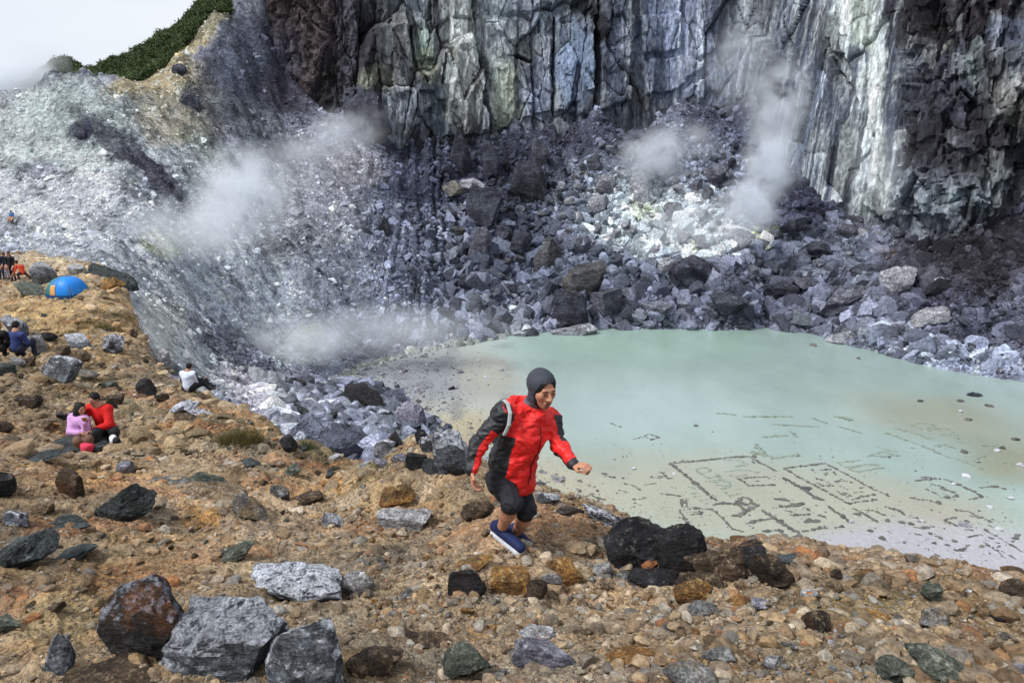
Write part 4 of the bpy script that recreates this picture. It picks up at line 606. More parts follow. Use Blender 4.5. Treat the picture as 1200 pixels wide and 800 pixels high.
# -------- uncountable stones: instanced by geometry nodes
vcol = bpy.data.collections.new('stone_shapes')
def stone_var(n0, n, sub, mat, nm, **kw):
    c = bpy.data.collections.new(nm)
    for i in range(n):
        m_ = rock_mesh(n0 + i, sub, **kw); m_.materials.append(mat); o = bpy.data.objects.new('pebble', m_); c.objects.link(o)
    return c
def inst_mat(name, near):
    k = N(name, .88, .25); sc = 1.0 if near else .1; pos = k.pos(); c = k.attr('rc', 'INSTANCER'); n1 = k.noise(pos, 22 * sc, 5, .7); n2 = k.noise(pos, 80 * sc, 3, .7)
    k.col(k.mix(1.0, c, k.ramp(n1, [(.38, .6), (.62, 1.35)]), 'MULTIPLY')); k.nrm(k.bump(k.math('ADD', n1, k.math('MULTIPLY', n2, .4)), .9, .04 if near else .6)); return k.m
MI_N, MI_F = inst_mat('pebble', True), inst_mat('scree_block', False)
C_ang = stone_var(500, 14, 2, MI_F, 'scree_shapes', lo=.36, cuts=14, ang=16, box=1, rough=.07); C_peb = stone_var(520, 10, 2, MI_N, 'pebble_shapes', lo=.55, ang=30)
def scatter(name, P, R, S, rc, coll, label=None):
    me = bpy.data.meshes.new(name); me.vertices.add(len(P)); me.vertices.foreach_set('co', np.asarray(P, np.float32).ravel())
    for nm, a in (('rot', R), ('scl', S)):
        t = me.attributes.new(nm, 'FLOAT_VECTOR', 'POINT'); t.data.foreach_set('vector', np.asarray(a, np.float32).ravel())
    set_col(me, rc, 'rc'); o = bpy.data.objects.new(name, me); COL.objects.link(o)
    ng = bpy.data.node_groups.new(name, 'GeometryNodeTree'); ng.interface.new_socket('Geometry', in_out='INPUT', socket_type='NodeSocketGeometry'); ng.interface.new_socket('Geometry', in_out='OUTPUT', socket_type='NodeSocketGeometry')
    gi, go = ng.nodes.new('NodeGroupInput'), ng.nodes.new('NodeGroupOutput'); ip = ng.nodes.new('GeometryNodeInstanceOnPoints'); ci = ng.nodes.new('GeometryNodeCollectionInfo')
    ci.inputs[0].default_value = coll; ci.inputs['Separate Children'].default_value = True; ci.inputs['Reset Children'].default_value = True; ip.inputs['Pick Instance'].default_value = True
    def na(nm):
        x = ng.nodes.new('GeometryNodeInputNamedAttribute'); x.data_type = 'FLOAT_VECTOR'; x.inputs[0].default_value = nm; return x.outputs[0]
    l = ng.links.new; l(gi.outputs[0], ip.inputs['Points']); l(ci.outputs[0], ip.inputs['Instance']); l(na('rot'), ip.inputs['Rotation']); l(na('scl'), ip.inputs['Scale'])
    l(ip.outputs[0], go.inputs[0]); md = o.modifiers.new('scatter', 'NODES'); md.node_group = ng; tag(o, label, kind='stuff'); return o
def polar(n, a0, a1, r0, r1, p=1.0):
    az = rng.uniform(a0, a1, n); r = r0 * (r1 / r0) ** (rng.random(n) ** p); return r * np.sin(az), r * np.cos(az), r
def rotS(n, s, flat=.65): return rng.uniform(-3.2, 3.2, (n, 3)) * np.array([.12, .12, 1]), np.stack([s * rng.uniform(.75, 1.25, n), s * rng.uniform(.6, 1.1, n), s * rng.uniform(.4, .95, n) * flat * 1.3], -1)
# pebbles and grit on the near slope; more of them to the right of the runner
n = 260000; x, y, r = polar(n, -.72, .72, 2.3, 34, 1.1); nm_ = near_mask(x, y); z = gz_v(x, y); P = np.stack([x, y, z], -1); px, py = proj(P)
dens = np.clip(.36 + .5 * sstep(350, 850, px) , 0, 1) * (.25 + .75 * sstep(-.2, .35, fbm(x * 1.2, y * 1.2, 0, 3, 600))) * nm_
kx = rng.random(n) < dens; P, x, y, r, px, py = P[kx], x[kx], y[kx], r[kx], px[kx], py[kx]; n = len(P)
s = (.0056 * (1 - rng.random(n)) ** -.46) * (.55 + r / 7.5); s = np.minimum(s, .055 * (.5 + r / 9)) * (1 + .35 * sstep(500, 1000, px)); R, S_ = rotS(n, s)
gc = ground_col(P, px, py, np.ones(n)); pal = np.array([lin(*c) for c in [(176, 152, 122), (188, 172, 150), (146, 130, 112), (180, 150, 112), (160, 158, 152), (128, 104, 80), (196, 186, 172), (110, 108, 106), (168, 112, 74)]])
pc = pal[rng.choice(len(pal), n, p=[.2, .15, .15, .1, .12, .1, .06, .07, .05])] * rng.uniform(.45, 1.4, n)[:, None]; w = rng.uniform(.2, .9, n)[:, None]; rc = (gc * .85 * (1 - w) + pc * w) * .92
P[:, 2] += s * .12; scatter('pebbles', P, R, S_, rc, C_peb, 'tan and grey pebbles and grit covering the near slope'); print('pebbles', n)
n = 60000; x, y, r = polar(n, -.75, .1, 11, 75, .9); z = gz_v(x, y); kx = rng.random(n) < near_mask(x, y) * (.3 + .7 * sstep(-.1, .3, fbm(x * .5, y * .5, 0, 3, 630))); x, y, z, r = x[kx], y[kx], z[kx], r[kx]; P = np.stack([x, y, z], -1); px, py = proj(P); n = len(P)
s = .018 * (1 - rng.random(n)) ** -.5 * (.5 + r / 25); s = np.minimum(s, .22); R, S_ = rotS(n, s); rc = ground_col(P, px, py, np.ones(n)) * rng.uniform(.35, 1.4, n)[:, None]
scatter('plateau_stones', P, R, S_, rc, C_peb, 'small stones scattered over the upper ridge round the tent')
# rubble over the crater walls
def far_scatter(name, n, a0, a1, r0, r1, smin, alpha, smax, dfun, label, bright=(.6, 1.5), flat=.9):
    x, y, r = polar(n, a0, a1, r0, r1, .8); z = gz_v(x, y); P = np.stack([x, y, z], -1); px, py = proj(P)
    d = dfun(px, py, x, y, z) * (1 - near_mask(x, y)) * (z > LAKE_Z - .2); k_ = rng.random(n) < d; P, r, px, py, x, y = P[k_], r[k_], px[k_], py[k_], x[k_], y[k_]; n = len(P)
    s = smin * (1 - rng.random(n)) ** (-1 / alpha); s = np.minimum(s, smax) * np.clip(r / 110, .25, 1.2); R, S_ = rotS(n, s, flat); R[:, :2] *= 3
    if name == 'scree_rubble': S_ = S_ * (.42 + .58 * sstep(190, 310, py + 14 * fbm(x * .1, y * .1, 0, 2, 620)) * (.35 + .65 * sstep(460, 570, px)))[:, None]
    rc = ground_col(P, px, py, np.zeros(n)) * rng.uniform(bright[0], bright[1], n)[:, None]; P[:, 2] += s * .1; scatter(name, P, R, S_, rc, C_ang, label); print(name, n)
far_scatter('scree_rubble', 280000, -.30, .66, 86, 176, .10, 2.0, 1.5, lambda px, py, x, y, z: (.04 + .96 * sstep(440, 560, px + 30 * fbm(x * .08, y * .08, 0, 2, 640))) * (py > 95) * (1 - .8 * sstep(1030, 1080, px - .5 * (py - 330))), 'grey blocks and rubble piled below the cliff', (.35, 1.7))
far_scatter('dark_gravel', 90000, .40, .66, 84, 135, .07, 3.0, .5, lambda px, py, x, y, z: sstep(1020, 1080, px - .5 * (py - 330)), 'fine dark gravel on the right hand crater slope', (.5, 1.6))
far_scatter('slope_rubble', 200000, -.66, -.02, 26, 175, .06, 2.6, .6, lambda px, py, x, y, z: .25 + .85 * sstep(-.1, .4, fbm(x * .06, y * .06, 0, 3, 610)), 'loose grey stones scattered over the left scree', (.7, 1.9))
far_scatter('fine_debris', 90000, -.40, .0, 13, 75, .09, 2.2, .5, lambda px, py, x, y, z: (px > 215) * .8, 'small pale and dark stones covering the debris slope', (.4, 1.5))
far_scatter('debris', 9000, -.34, .0, 13, 60, .35, 1.8, 1.8, lambda px, py, x, y, z: np.clip(1 - (z + 22) / 30, .3, 1) * (px > 270), 'broken black and pale rocks on the debris slope under the ridge', (.25, 1.5))
print('scatter', round(time.time() - T0, 1))
# ================================================================== LETTERING AND STONES ON THE LAKE BED
k = N('wet_dark_stone', .6, .4); k.col(k.mix(k.n('ShaderNodeTexNoise', {'Vector': k.pos(), 'Scale': 1.3}).outputs[0], lin(50, 50, 54), lin(120, 118, 112))); WET = k.m
k = N('pale_stone', .8, .3); k.col(k.mix(k.noise(k.pos(), 2.0), lin(150, 150, 158), lin(210, 210, 216))); PALE = k.m
k = N('sunken_stone', .7, .3); k.col(k.mix(k.noise(k.pos(), 1.3), lin(104, 116, 104), lin(146, 156, 146))); SUNK = k.m
V1, F1_ = ICO[1]
def stones_mesh(name, pts, sizes, mat, label, cat=None, stuff=True, flat=.5):
    Vs, Fs = [], []
    for i, (p, s) in enumerate(zip(pts, sizes)):
        r = np.random.default_rng(i * 7 + len(pts)); v = V1 * (1 + .25 * r.normal(size=(len(V1), 1))) * np.array([s * r.uniform(.8, 1.5), s * r.uniform(.7, 1.2), s * flat]); a = r.uniform(0, 6.28)
        v = np.stack([v[:, 0] * math.cos(a) - v[:, 1] * math.sin(a), v[:, 0] * math.sin(a) + v[:, 1] * math.cos(a), v[:, 2]], -1) + np.array(p); Fs.append(F1_ + len(V1) * i); Vs.append(v)
    o = link(name, np_mesh(name, np.concatenate(Vs), np.concatenate(Fs), False), mat, None, (0, 0, -.012)); tag(o, label, cat, kind='stuff' if stuff else None); return o
def stroke_pts(strokes, step, jit):
    out = []
    for st in strokes:
        w = [on_z(a, b, LAKE_Z + .02) for a, b in st]
        for a, b in zip(w[:-1], w[1:]):
            m = max(int((b - a).length / step), 1)
            for i in range(m): out.append(a.lerp(b, (i + random.random() * .5) / m) + Vector((random.gauss(0, jit), random.gauss(0, jit), 0)))
    return out
def crop(x0, y0, sx, sy, L_): return [[(x0 + a / sx, y0 + b / sy) for a, b in st] for st in L_]
A1 = crop(770, 520, 6.665, 6.665, [[(100, 150), (250, 138), (420, 122), (560, 104), (720, 98), (840, 165), (940, 215)], [(100, 150), (180, 210), (280, 290), (370, 365), (460, 440)]])
A2 = crop(770, 520, 6.665, 6.665, [[(300, 195), (380, 185), (430, 205), (340, 235), (300, 195)], [(350, 235), (400, 265), (490, 255), (450, 225)], [(410, 290), (540, 275)], [(430, 300), (560, 290)], [(460, 318), (575, 325), (560, 295)], [(500, 350), (575, 330)], [(520, 370), (560, 400), (680, 385)], [(600, 360), (660, 350)], [(510, 120), (640, 125), (700, 160), (600, 180)], [(530, 215), (680, 200), (790, 220)], [(560, 245), (620, 255), (700, 240)], [(240, 330), (300, 350)], [(260, 385), (330, 380)], [(290, 410), (350, 405)], [(330, 440), (400, 430)], [(370, 465), (420, 460)]])
A3 = crop(770, 520, 6.665, 6.665, [[(640, 270), (720, 262), (860, 255), (880, 275)], [(640, 270), (720, 325), (830, 322), (930, 318)], [(760, 290), (800, 285)]])
A4 = crop(770, 520, 6.665, 6.665, [[(440, 475), (520, 460), (620, 470), (690, 520), (790, 480), (740, 465), (640, 470)], [(590, 560), (650, 560), (690, 520)], [(620, 460), (670, 415), (730, 430), (740, 465)], [(650, 460), (700, 480)]])
A5 = crop(770, 520, 6.665, 6.665, [[(825, 520), (900, 570), (1000, 630), (1080, 680), (1130, 700)], [(700, 622), (780, 600), (900, 578)], [(840, 680), (960, 675), (1020, 740), (1125, 710)], [(960, 670), (1020, 740)], [(930, 430), (1040, 440)], [(1000, 490), (1125, 470)], [(1010, 520), (1060, 530)], [(1060, 560), (1130, 550)]])
A6 = crop(770, 520, 6.665, 6.665, [[(170, 510), (240, 620)], [(180, 510), (350, 505), (430, 510), (470, 540), (550, 620), (600, 665), (690, 690)], [(250, 490), (350, 500)], [(260, 530), (350, 530), (340, 550), (260, 545)], [(190, 430), (200, 490), (230, 490), (225, 430)], [(0, 265), (40, 268)], [(40, 220), (80, 265), (140, 272)], [(110, 335), (150, 345)], [(20, 385), (110, 395), (180, 405)]])
B1 = crop(910, 520, 6.665, 6.665, [[(50, 190), (380, 150), (600, 265), (700, 325), (890, 410)], [(60, 190), (170, 255), (370, 360), (500, 430), (560, 465), (780, 432)]])
B2 = crop(910, 520, 6.665, 6.665, [[(280, 205), (310, 230)], [(350, 205), (420, 195)], [(360, 235), (400, 225), (380, 245)], [(440, 215), (470, 245)], [(310, 270), (390, 285)], [(370, 325), (430, 325), (400, 300)], [(450, 290), (540, 285), (560, 300), (600, 300)], [(500, 330), (560, 355)], [(520, 380), (580, 395), (540, 420)], [(610, 380), (680, 370)], [(640, 345), (690, 335)], [(670, 410), (740, 400), (780, 385)], [(590, 432), (690, 405)], [(460, 300), (520, 270)], [(310, 300), (370, 330)], [(480, 370), (530, 400)]])
B3 = crop(910, 520, 6.665, 6.665, [[(50, 260), (140, 310), (240, 375), (330, 435)]]); B4 = crop(910, 520, 6.665, 6.665, [[(405, 485), (520, 570), (590, 615)], [(600, 500), (700, 555), (790, 610)], [(620, 545), (660, 560)], [(690, 515), (770, 520), (850, 560)], [(840, 490), (950, 515), (1000, 555)], [(0, 430), (60, 432)], [(60, 490), (180, 475)], [(130, 558), (260, 550)], [(230, 610), (270, 585)], [(240, 608), (340, 600)], [(330, 555), (400, 572)], [(200, 680), (260, 675)], [(280, 665), (340, 655), (410, 655)], [(450, 650), (520, 645)]])
B5 = crop(910, 520, 6.665, 6.665, [[(470, 148), (660, 125)], [(500, 160), (620, 220), (840, 180)], [(560, 180), (700, 160), (820, 165)], [(700, 100), (830, 60), (960, 95)], [(780, 20), (860, 50), (940, 60)], [(580, 190), (650, 175)], [(760, 90), (860, 100)]])
C1 = crop(1040, 440, 6.67, 6.67, [[(0, 450), (100, 490), (220, 530), (350, 580), (450, 630), (560, 655), (640, 690), (740, 730)], [(60, 412), (170, 435)], [(190, 385), (240, 368), (340, 375), (370, 395), (300, 412), (220, 405)], [(310, 430), (440, 405), (500, 430), (520, 460), (420, 460)], [(270, 490), (350, 490)], [(430, 465), (560, 460)], [(520, 510), (600, 525)], [(540, 485), (590, 490)], [(370, 555), (470, 535)], [(400, 540), (540, 565)], [(590, 590), (650, 595)], [(640, 510), (700, 520)], [(590, 625), (700, 650), (760, 620)], [(740, 550), (830, 545)], [(850, 540), (910, 545)], [(800, 640), (900, 680), (1000, 690)], [(0, 355), (40, 360)], [(0, 625), (90, 625)]])
D1 = crop(1050, 550, 6.155, 6.155, [[(140, 80), (200, 75), (290, 62), (370, 75), (470, 118), (560, 155), (620, 195), (530, 215)], [(120, 205), (170, 215), (220, 218), (290, 238)], [(220, 140), (250, 155)], [(320, 200), (440, 195), (430, 175)], [(340, 140), (430, 165)], [(260, 105), (340, 125)], [(270, 165), (300, 175)], [(600, 130), (720, 120), (800, 145)]])
D2 = crop(1050, 550, 6.155, 6.155, [[(350, 365), (440, 340)], [(350, 365), (450, 410)], [(430, 290), (520, 300), (620, 350)], [(530, 330), (600, 350)], [(650, 360), (700, 380)], [(500, 430), (560, 440)], [(520, 485), (610, 465)], [(640, 435), (760, 500), (860, 560), (923, 600)], [(630, 520), (690, 560), (760, 608)], [(670, 400), (720, 420)], [(680, 490), (720, 500)], [(720, 525), (760, 530)], [(730, 560), (760, 550)], [(740, 580), (800, 600)], [(820, 615), (870, 650)], [(840, 520), (890, 460)]])
D3 = crop(1050, 550, 6.155, 6.155, [[(245, 705), (270, 672), (350, 665), (440, 685), (500, 715)], [(245, 700), (270, 720)]]); D4 = crop(1050, 550, 6.155, 6.155, [[(430, 585), (480, 575), (525, 540)], [(140, 465), (190, 470)], [(290, 480), (335, 495)], [(230, 570), (260, 585)], [(290, 610), (330, 628)], [(120, 410), (190, 425), (270, 410)], [(120, 345), (165, 350)], [(160, 370), (220, 385)]])
E1 = crop(640, 480, 5.71, 5.71, [[(590, 195), (650, 180), (690, 160), (760, 185), (700, 200)], [(650, 180), (690, 190)], [(390, 440), (460, 455)], [(200, 578), (260, 580), (300, 570), (400, 605)], [(270, 630), (340, 615), (350, 590)], [(300, 560), (350, 600)], [(520, 490), (580, 505), (640, 540)], [(490, 535), (560, 555)], [(580, 600), (680, 590)], [(590, 620), (640, 640)], [(700, 450), (780, 455)], [(740, 440), (830, 460)], [(660, 500), (740, 490)], [(430, 90), (500, 115)], [(270, 500), (340, 520)], [(215, 470), (250, 490)]])
G1 = [[(1060, 505), (1085, 512)], [(980, 488), (1000, 492)], [(880, 530), (905, 535)], [(905, 497), (960, 500)], [(925, 505), (935, 512)], [(872, 488), (930, 488)], [(895, 512), (925, 510)], [(952, 490), (970, 496)], [(840, 484), (862, 486)], [(985, 500), (1012, 508)], [(905, 537), (935, 533)], [(885, 520), (895, 532)]]
ANL = [(560, 440, 'sand flat edge'), (600, 560, 'running man')]
for nm, st, mat, stp, sz, lab in [('stone_frame', A1, WET, .26, .15, 'large open frame of dark stones laid in the shallows nearest the runner'), ('stone_lettering', A2, SUNK, .24, .10, 'small letters of greenish stones inside the open frame'), ('stone_lettering', A3, WET, .26, .12, 'eye shaped ring of dark stones right of the small letters'), ('stone_lettering', A4, WET, .20, .17, 'bold arrow shaped figure of dark stones'),
    ('stone_lettering', A5, WET, .24, .16, 'slanted strokes of dark stones beside the dark crest boulders'), ('stone_lettering', A6, WET, .26, .11, 'thin wandering lines of stones above the dark boulders'), ('stone_frame', B1, WET, .26, .12, 'slanting rectangle of dark stones in the middle of the shallows'), ('stone_lettering', B2, WET, .26, .11, 'crowded small letters inside the slanting rectangle'), ('stone_lettering', B3, WET, .22, .18, 'single thick bar of stones left of the slanting rectangle'), ('stone_lettering', B4, WET, .24, .14, 'broken strokes of stones below the slanting rectangle'),
    ('stone_lettering', B5, SUNK, .26, .11, 'faint sunken letters behind the slanting rectangle'), ('stone_lettering', C1, SUNK, .3, .16, 'long sunken line with faint curls under the water on the right'), ('stone_lettering', D1, WET, .26, .13, 'rounded frame of stones on the right of the shallows'), ('stone_lettering', D2, WET, .24, .11, 'narrow ladder of stone strokes running onto the white shore'), ('stone_ring', D3, WET, .18, .15, 'half ring of dark stones on the white shore'), ('stone_lettering', D4, WET, .26, .12, 'scattered short strokes of stones on the white shore'), ('stone_lettering', E1, WET, .28, .10, 'scattered stone letters on the sand right of the runner'), ('stone_lettering', G1, SUNK, .34, .20, 'faint blurred strokes in the deeper milky water')]:
    pt = stroke_pts(st, stp * .55, .035); ac_ = [sum(q[i_] for s__ in st for q in s__) / sum(len(s__) for s__ in st) for i_ in (0, 1)]; ANL.append((ac_[0], ac_[1], short(lab) if nm != 'stone_lettering' else ' '.join(lab.split()[:4]))); stones_mesh(nm, pt, [sz * random.uniform(.45, 1.0) * random.choice((1, 1, 1.7)) for _ in pt], mat, lab, 'lettering' if 'lett' in nm else 'stone figure')
LS = [(1135, 492, .5, 0), (1125, 482, .4, 1), (1175, 525, .5, 0), (1168, 528, .4, 1), (1130, 530, .5, 0), (1190, 515, .5, 0), (1196, 546, .6, 1), (1132, 558, .5, 1), (1118, 567, .35, 1), (1185, 584, .35, 1), (1159, 594, .35, 1), (1068, 614, .28, 0), (1080, 610, .3, 1), (1132, 611, .3, 0), (1034, 631, .35, 0), (1020, 622, .28, 0), (1118, 634, .28, 0), (1095, 636, .25, 0), (1170, 620, .4, 1), (1131, 667, .3, 0), (1057, 612, .3, 0), (1040, 610, .3, 0), (940, 590, .3, 0), (947, 597, .25, 0), (998, 611, .35, 1), (988, 605, .3, 0), (962, 585, .35, 0), (884, 535, .3, 0), (1078, 470, .5, 0), (953, 405, .8, 0), (1006, 420, .5, 0), (720, 559, .25, 0), (743, 549, .3, 1), (790, 555, .25, 1), (700, 575, .22, 0), (660, 560, .25, 0), (730, 560, .22, 0), (1125, 470, .5, 0), (1160, 476, .6, 0), (560, 423, .4, 1), (569, 442, .5, 1), (520, 472, .35, 0), (500, 428, .4, 1), (470, 436, .4, 1), (540, 468, .3, 0), (505, 500, .3, 1), (515, 520, .3, 0), (1100, 589, .3, 0), (1110, 583, .3, 0), (915, 593, .28, 0), (1000, 655, .2, 0), (970, 650, .2, 0), (945, 642, .2, 0), (1090, 625, .22, 0), (1150, 640, .25, 0), (1050, 650, .2, 0), (1075, 655, .2, 0), (1105, 661, .2, 0)]
for i, (px, py, s, w_) in enumerate(LS):
    p = on_z(px, py, LAKE_Z + .02); o = bpy.data.objects.new('lake_stone', VARM[i % 14]); o.location = p + Vector((0, 0, s * .08)); o.scale = (s * .75, s * .6, s * .35); o.rotation_euler = (0, 0, i * 1.7); COL.objects.link(o); o.material_slots[0].link = 'OBJECT'; o.material_slots[0].material = PALE if w_ else WET
    lab = where(px, py, ANL, ('large ' if s > .45 else 'small ' if s < .27 else '') + ('whitish' if w_ else 'dark') + ' stone ' + ('on the sand flat' if px < 600 else 'in the shallows' if py < 605 else 'on the white shore') + ','); tag(o, lab, 'stone', ('whitish' if w_ else 'dark') + ' single stones ' + ('on the sand flat' if px < 600 else 'in the shallows' if py < 605 else 'on the white shore'))
# gritty specks over sand flat and shore
n = 42000; sp = [on_z(random.uniform(400, 1300), random.uniform(395, 700), LAKE_Z + .01) for _ in range(n)]; q = np.array([tuple(p) for p in sp]); qx, qy = proj(q); wv = np.interp(qy, [380, 400, 430, 480, 540, 600], [560, 590, 590, 600, 640, 760])
kk = (rng.random(n) < np.where(rng.random(n) < 1 - sstep(-110, 15, qx - wv), .8, np.where(qy > 600, .07, np.where(qy > 520, .045, .004)))) & (q[:, 1] < 110); q = q[kk]; s = (.035 + .035 * (1 - sstep(470, 590, qx[kk]))) * (1 - rng.random(len(q))) ** -.42; s = np.minimum(s, .5); R, S_ = rotS(len(q), s, .6)
scatter('shore_grit', q, R, S_, np.array(lin(142, 142, 148))[None] * rng.uniform(.35, 1.6, len(q))[:, None], C_ang, 'small stones strewn over the sand flat and shallows')
# dark pebble strip where the near slope meets the white shore
print('lake stones', round(time.time() - T0, 1))
# ================================================================== VEGETATION
def leaf_mesh(seed, nleaf, size, mat, spread=(1, 1, .8), up=.0):
    r = np.random.default_rng(seed); Vs = []; 
    cen = r.normal(size=(9, 3)) * .42 * np.array(spread)
    for i in range(nleaf):
        c = cen[r.integers(9)] + r.normal(size=3) * .2 * np.array(spread); c[2] = abs(c[2]) * 1.1
        a = r.normal(size=3); a /= np.linalg.norm(a); b = np.cross(a, r.normal(size=3)); b /= np.linalg.norm(b); s = size * r.uniform(.6, 1.3)
        Vs += [c - a * s, c + b * s * .5, c + a * s, c - b * s * .5]
    me = np_mesh('leaves', np.array(Vs), np.arange(len(Vs)).reshape(-1, 4), False); me.materials.append(mat); return me
k = N('bush_leaves', .75, .3); k.col(k.mix(k.noise(k.pos(), .5, 4), (.015, .03, .01), (.11, .15, .05))); LEAF = k.m
vc = bpy.data.collections.new('bush_shapes')
for i in range(7): o = bpy.data.objects.new('bush', leaf_mesh(900 + i, 420, .15, LEAF)); vc.objects.link(o)
n = 60000; az = rng.uniform(-.72, -.27, n); r = rng.uniform(150, 245, n); x, y = r * np.sin(az), r * np.cos(az); z = gz_v(x, y); P = np.stack([x, y, z], -1); px, py = proj(P)
gmask = sstep(168, 174, r + 2 * vnoise(x * .2, y * .2, 0, 5)) * (px < 268) * (rng.random(n) < .35); kk = gmask > .5; P = P[kk]; m_ = len(P); s = rng.uniform(.7, 1.7, m_); R, S_ = rotS(m_, s, 1.0)
scatter('ridge_bushes', P, R, S_, np.ones((m_, 3)), vc, 'dark green bushes covering the far ridge and knoll'); print('bushes', m_)
k = N('dry_grass', .9, .1); k.col(k.mix(k.noise(k.pos(), 14, 3), (.06, .06, .02), (.20, .16, .07))); DRY = k.m
k = N('green_grass', .85, .2); k.col(k.mix(k.noise(k.pos(), 14, 3), (.02, .04, .012), (.09, .12, .04))); GRN = k.m
def tuft(px, py, w, mat, label, nb=260, hgt=.5, cat='plant'):
    g = ground(px, py); d = g.y * CP - g.z * SP; s = w / F * d / 2; r = np.random.default_rng(int(px * 3 + py)); V = []; Fq = []
    for i in range(nb):
        a, q = r.uniform(0, 6.28), math.sqrt(r.random()) * s; bx_, by_ = q * math.cos(a), q * math.sin(a) * .8; bz_ = gz(g.x + bx_, g.y + by_) - g.z - .01; h = s * hgt * r.uniform(.5, 1.3); l = r.normal(size=2) * h * .5; t = .012 * r.uniform(.6, 1.5) * max(s, .3); u = r.uniform(0, 3.14); tx_, ty_ = t * math.cos(u), t * math.sin(u)
        V += [(bx_ - tx_, by_ - ty_, bz_), (bx_ + tx_, by_ + ty_, bz_), (bx_ + l[0] * .4 + tx_ * .6, by_ + l[1] * .4 + ty_ * .6, bz_ + h * .6), (bx_ + l[0] * .4 - tx_ * .6, by_ + l[1] * .4 - ty_ * .6, bz_ + h * .6), (bx_ + l[0], by_ + l[1], bz_ + h)]
        j = i * 5; Fq += [(j, j + 1, j + 2, j + 3)]; Fq += [(j + 3, j + 2, j + 4, j + 4)]
    me = bpy.data.meshes.new('grass_tuft'); me.from_pydata(V, [], [f if f[2] != f[3] else f[:3] for f in Fq]); o = link('grass_tuft', me, mat, None, g); tag(o, label, cat); return o
tuft(282, 516, 52, DRY, 'wide brown green clump of dry grass on the ridge edge', 1200, .6); tuft(372, 530, 34, GRN, 'low bright green grass tuft on the crest', 900, .5); tuft(440, 552, 60, DRY, 'thin brown grass along the crest right of the green tuft', 500, .15)
tuft(100, 380, 24, DRY, 'dry scrub patch on ochre ground below the tent', 400, .4); tuft(128, 384, 34, DRY, 'widest dry scrub patch below the leaning slab', 500, .35); tuft(84, 390, 14, DRY, 'small dry tuft at the lower left of the scrub', 200, .6); tuft(146, 372, 26, DRY, 'dry scrub at the right end near the ridge edge', 300, .3); tuft(112, 366, 22, DRY, 'uppermost dry scrub patch under the tent', 260, .35)
tuft(100, 549, 60, DRY, 'dark dry moss and grass in front of the seated couple', 600, .12)
# ================================================================== TENT
def cloth_mat(name, c, rough=.8, folds=8.0, spec=.25, amt=.5):
    k = N(name, rough, spec); k.col(k.mix(k.noise(k.pos(), folds * 2, 4), tuple(v * .75 for v in c), tuple(min(v * 1.15, 1) for v in c))); k.nrm(k.bump(k.noise(k.pos(), folds, 4, .55, .6), amt, .02)); return k.m
tg = ground(80, 347); tg = Vector(tg); tent = empty('dome_tent', tg, math.radians(-12)); tent.scale = (.84, .84, .92); tag(tent, 'blue dome tent with a teal side and orange door flap', 'tent')
def dome(u0, u1, v0, v1, nu, nv, rx, ry, h, bulge=0):
    V = []; 
    for j in range(nv + 1):
        for i in range(nu + 1):
            a = u0 + (u1 - u0) * i / nu; t = v0 + (v1 - v0) * j / nv; q = math.cos(t) ** .8 if math.cos(t) > 0 else 0; seam = 1 + .07 * abs(math.cos(2 * a)) ** .5 * math.sin(t * 2) + bulge; sq = 1 / max(abs(math.cos(a)), abs(math.sin(a))) ** .45
            V.append((rx * q * math.cos(a) * seam * sq, ry * q * math.sin(a) * seam * sq, h * math.sin(t) ** .9 if t > 0 else 0))
    Fc = [(j * (nu + 1) + i, j * (nu + 1) + i + 1, (j + 1) * (nu + 1) + i + 1, (j + 1) * (nu + 1) + i) for j in range(nv) for i in range(nu)]
    return np.array(V), np.array(Fc)
R_ = math.radians
for nm, a0, a1, v1, c, b in [('fly_panel', -90, 205, 90, lin(20, 130, 225), 0), ('side_panel', 205, 248, 90, lin(30, 118, 130), .004), ('door_flap', 248, 270, 38, lin(214, 160, 96), .02), ('door_flap', 248, 270, 90, lin(24, 112, 190), -.01)]:
    V, Fc = dome(R_(a0), R_(a1), 0, R_(v1), 28 if a1 - a0 > 100 else 10, 12, .92, .85, 1.02, b); o = link(nm, np_mesh(nm, V, Fc, True), cloth_mat('tent_' + nm, c, .5, 4, .4, .3), tent); m = o.modifiers.new('thick', 'SOLIDIFY'); m.thickness = .008
def tube(name, pts, r, mat, parent, seg=6):
    cu = bpy.data.curves.new(name, 'CURVE'); cu.dimensions = '3D'; sp = cu.splines.new('POLY'); sp.points.add(len(pts) - 1); sp.points.foreach_set('co', [c for p in pts for c in (*p, 1)]); cu.bevel_depth = r; cu.bevel_resolution = 1
    o_ = bpy.data.objects.new('t', cu); dg = bpy.context.evaluated_depsgraph_get(); COL.objects.link(o_); dg.update(); me = bpy.data.meshes.new_from_object(o_.evaluated_get(dg)); bpy.data.objects.remove(o_); return link(name, me, mat, parent)
POLE = cloth_mat('pole_grey', (.15, .16, .18)); 
for a in (45, 135):
    tube('pole', [(1.08 * .92 * math.cos(R_(a)) * math.cos(t) * 1.13, 1.08 * .85 * math.sin(R_(a)) * math.cos(t) * 1.13, 1.04 * math.sin(t) if t > 0 else 0) if True else 0 for t in [math.pi * i / 24 for i in range(25)]], .014, POLE, tent)
V, Fc = dome(0, R_(360), 0, R_(9), 36, 2, .98, .92, .9); link('ground_skirt', np_mesh('ground_skirt', V, Fc, True), cloth_mat('tent_skirt', lin(30, 70, 120)), tent)
for a in (20, 110, 160, 250, 320): tube('guy_line', [(1.0 * math.cos(R_(a)), .9 * math.sin(R_(a)), .45), (1.7 * math.cos(R_(a)), 1.6 * math.sin(R_(a)), gz(tg.x + 1.4 * math.cos(R_(a)), tg.y + 1.3 * math.sin(R_(a))) - tg.z)], .008, POLE, tent)
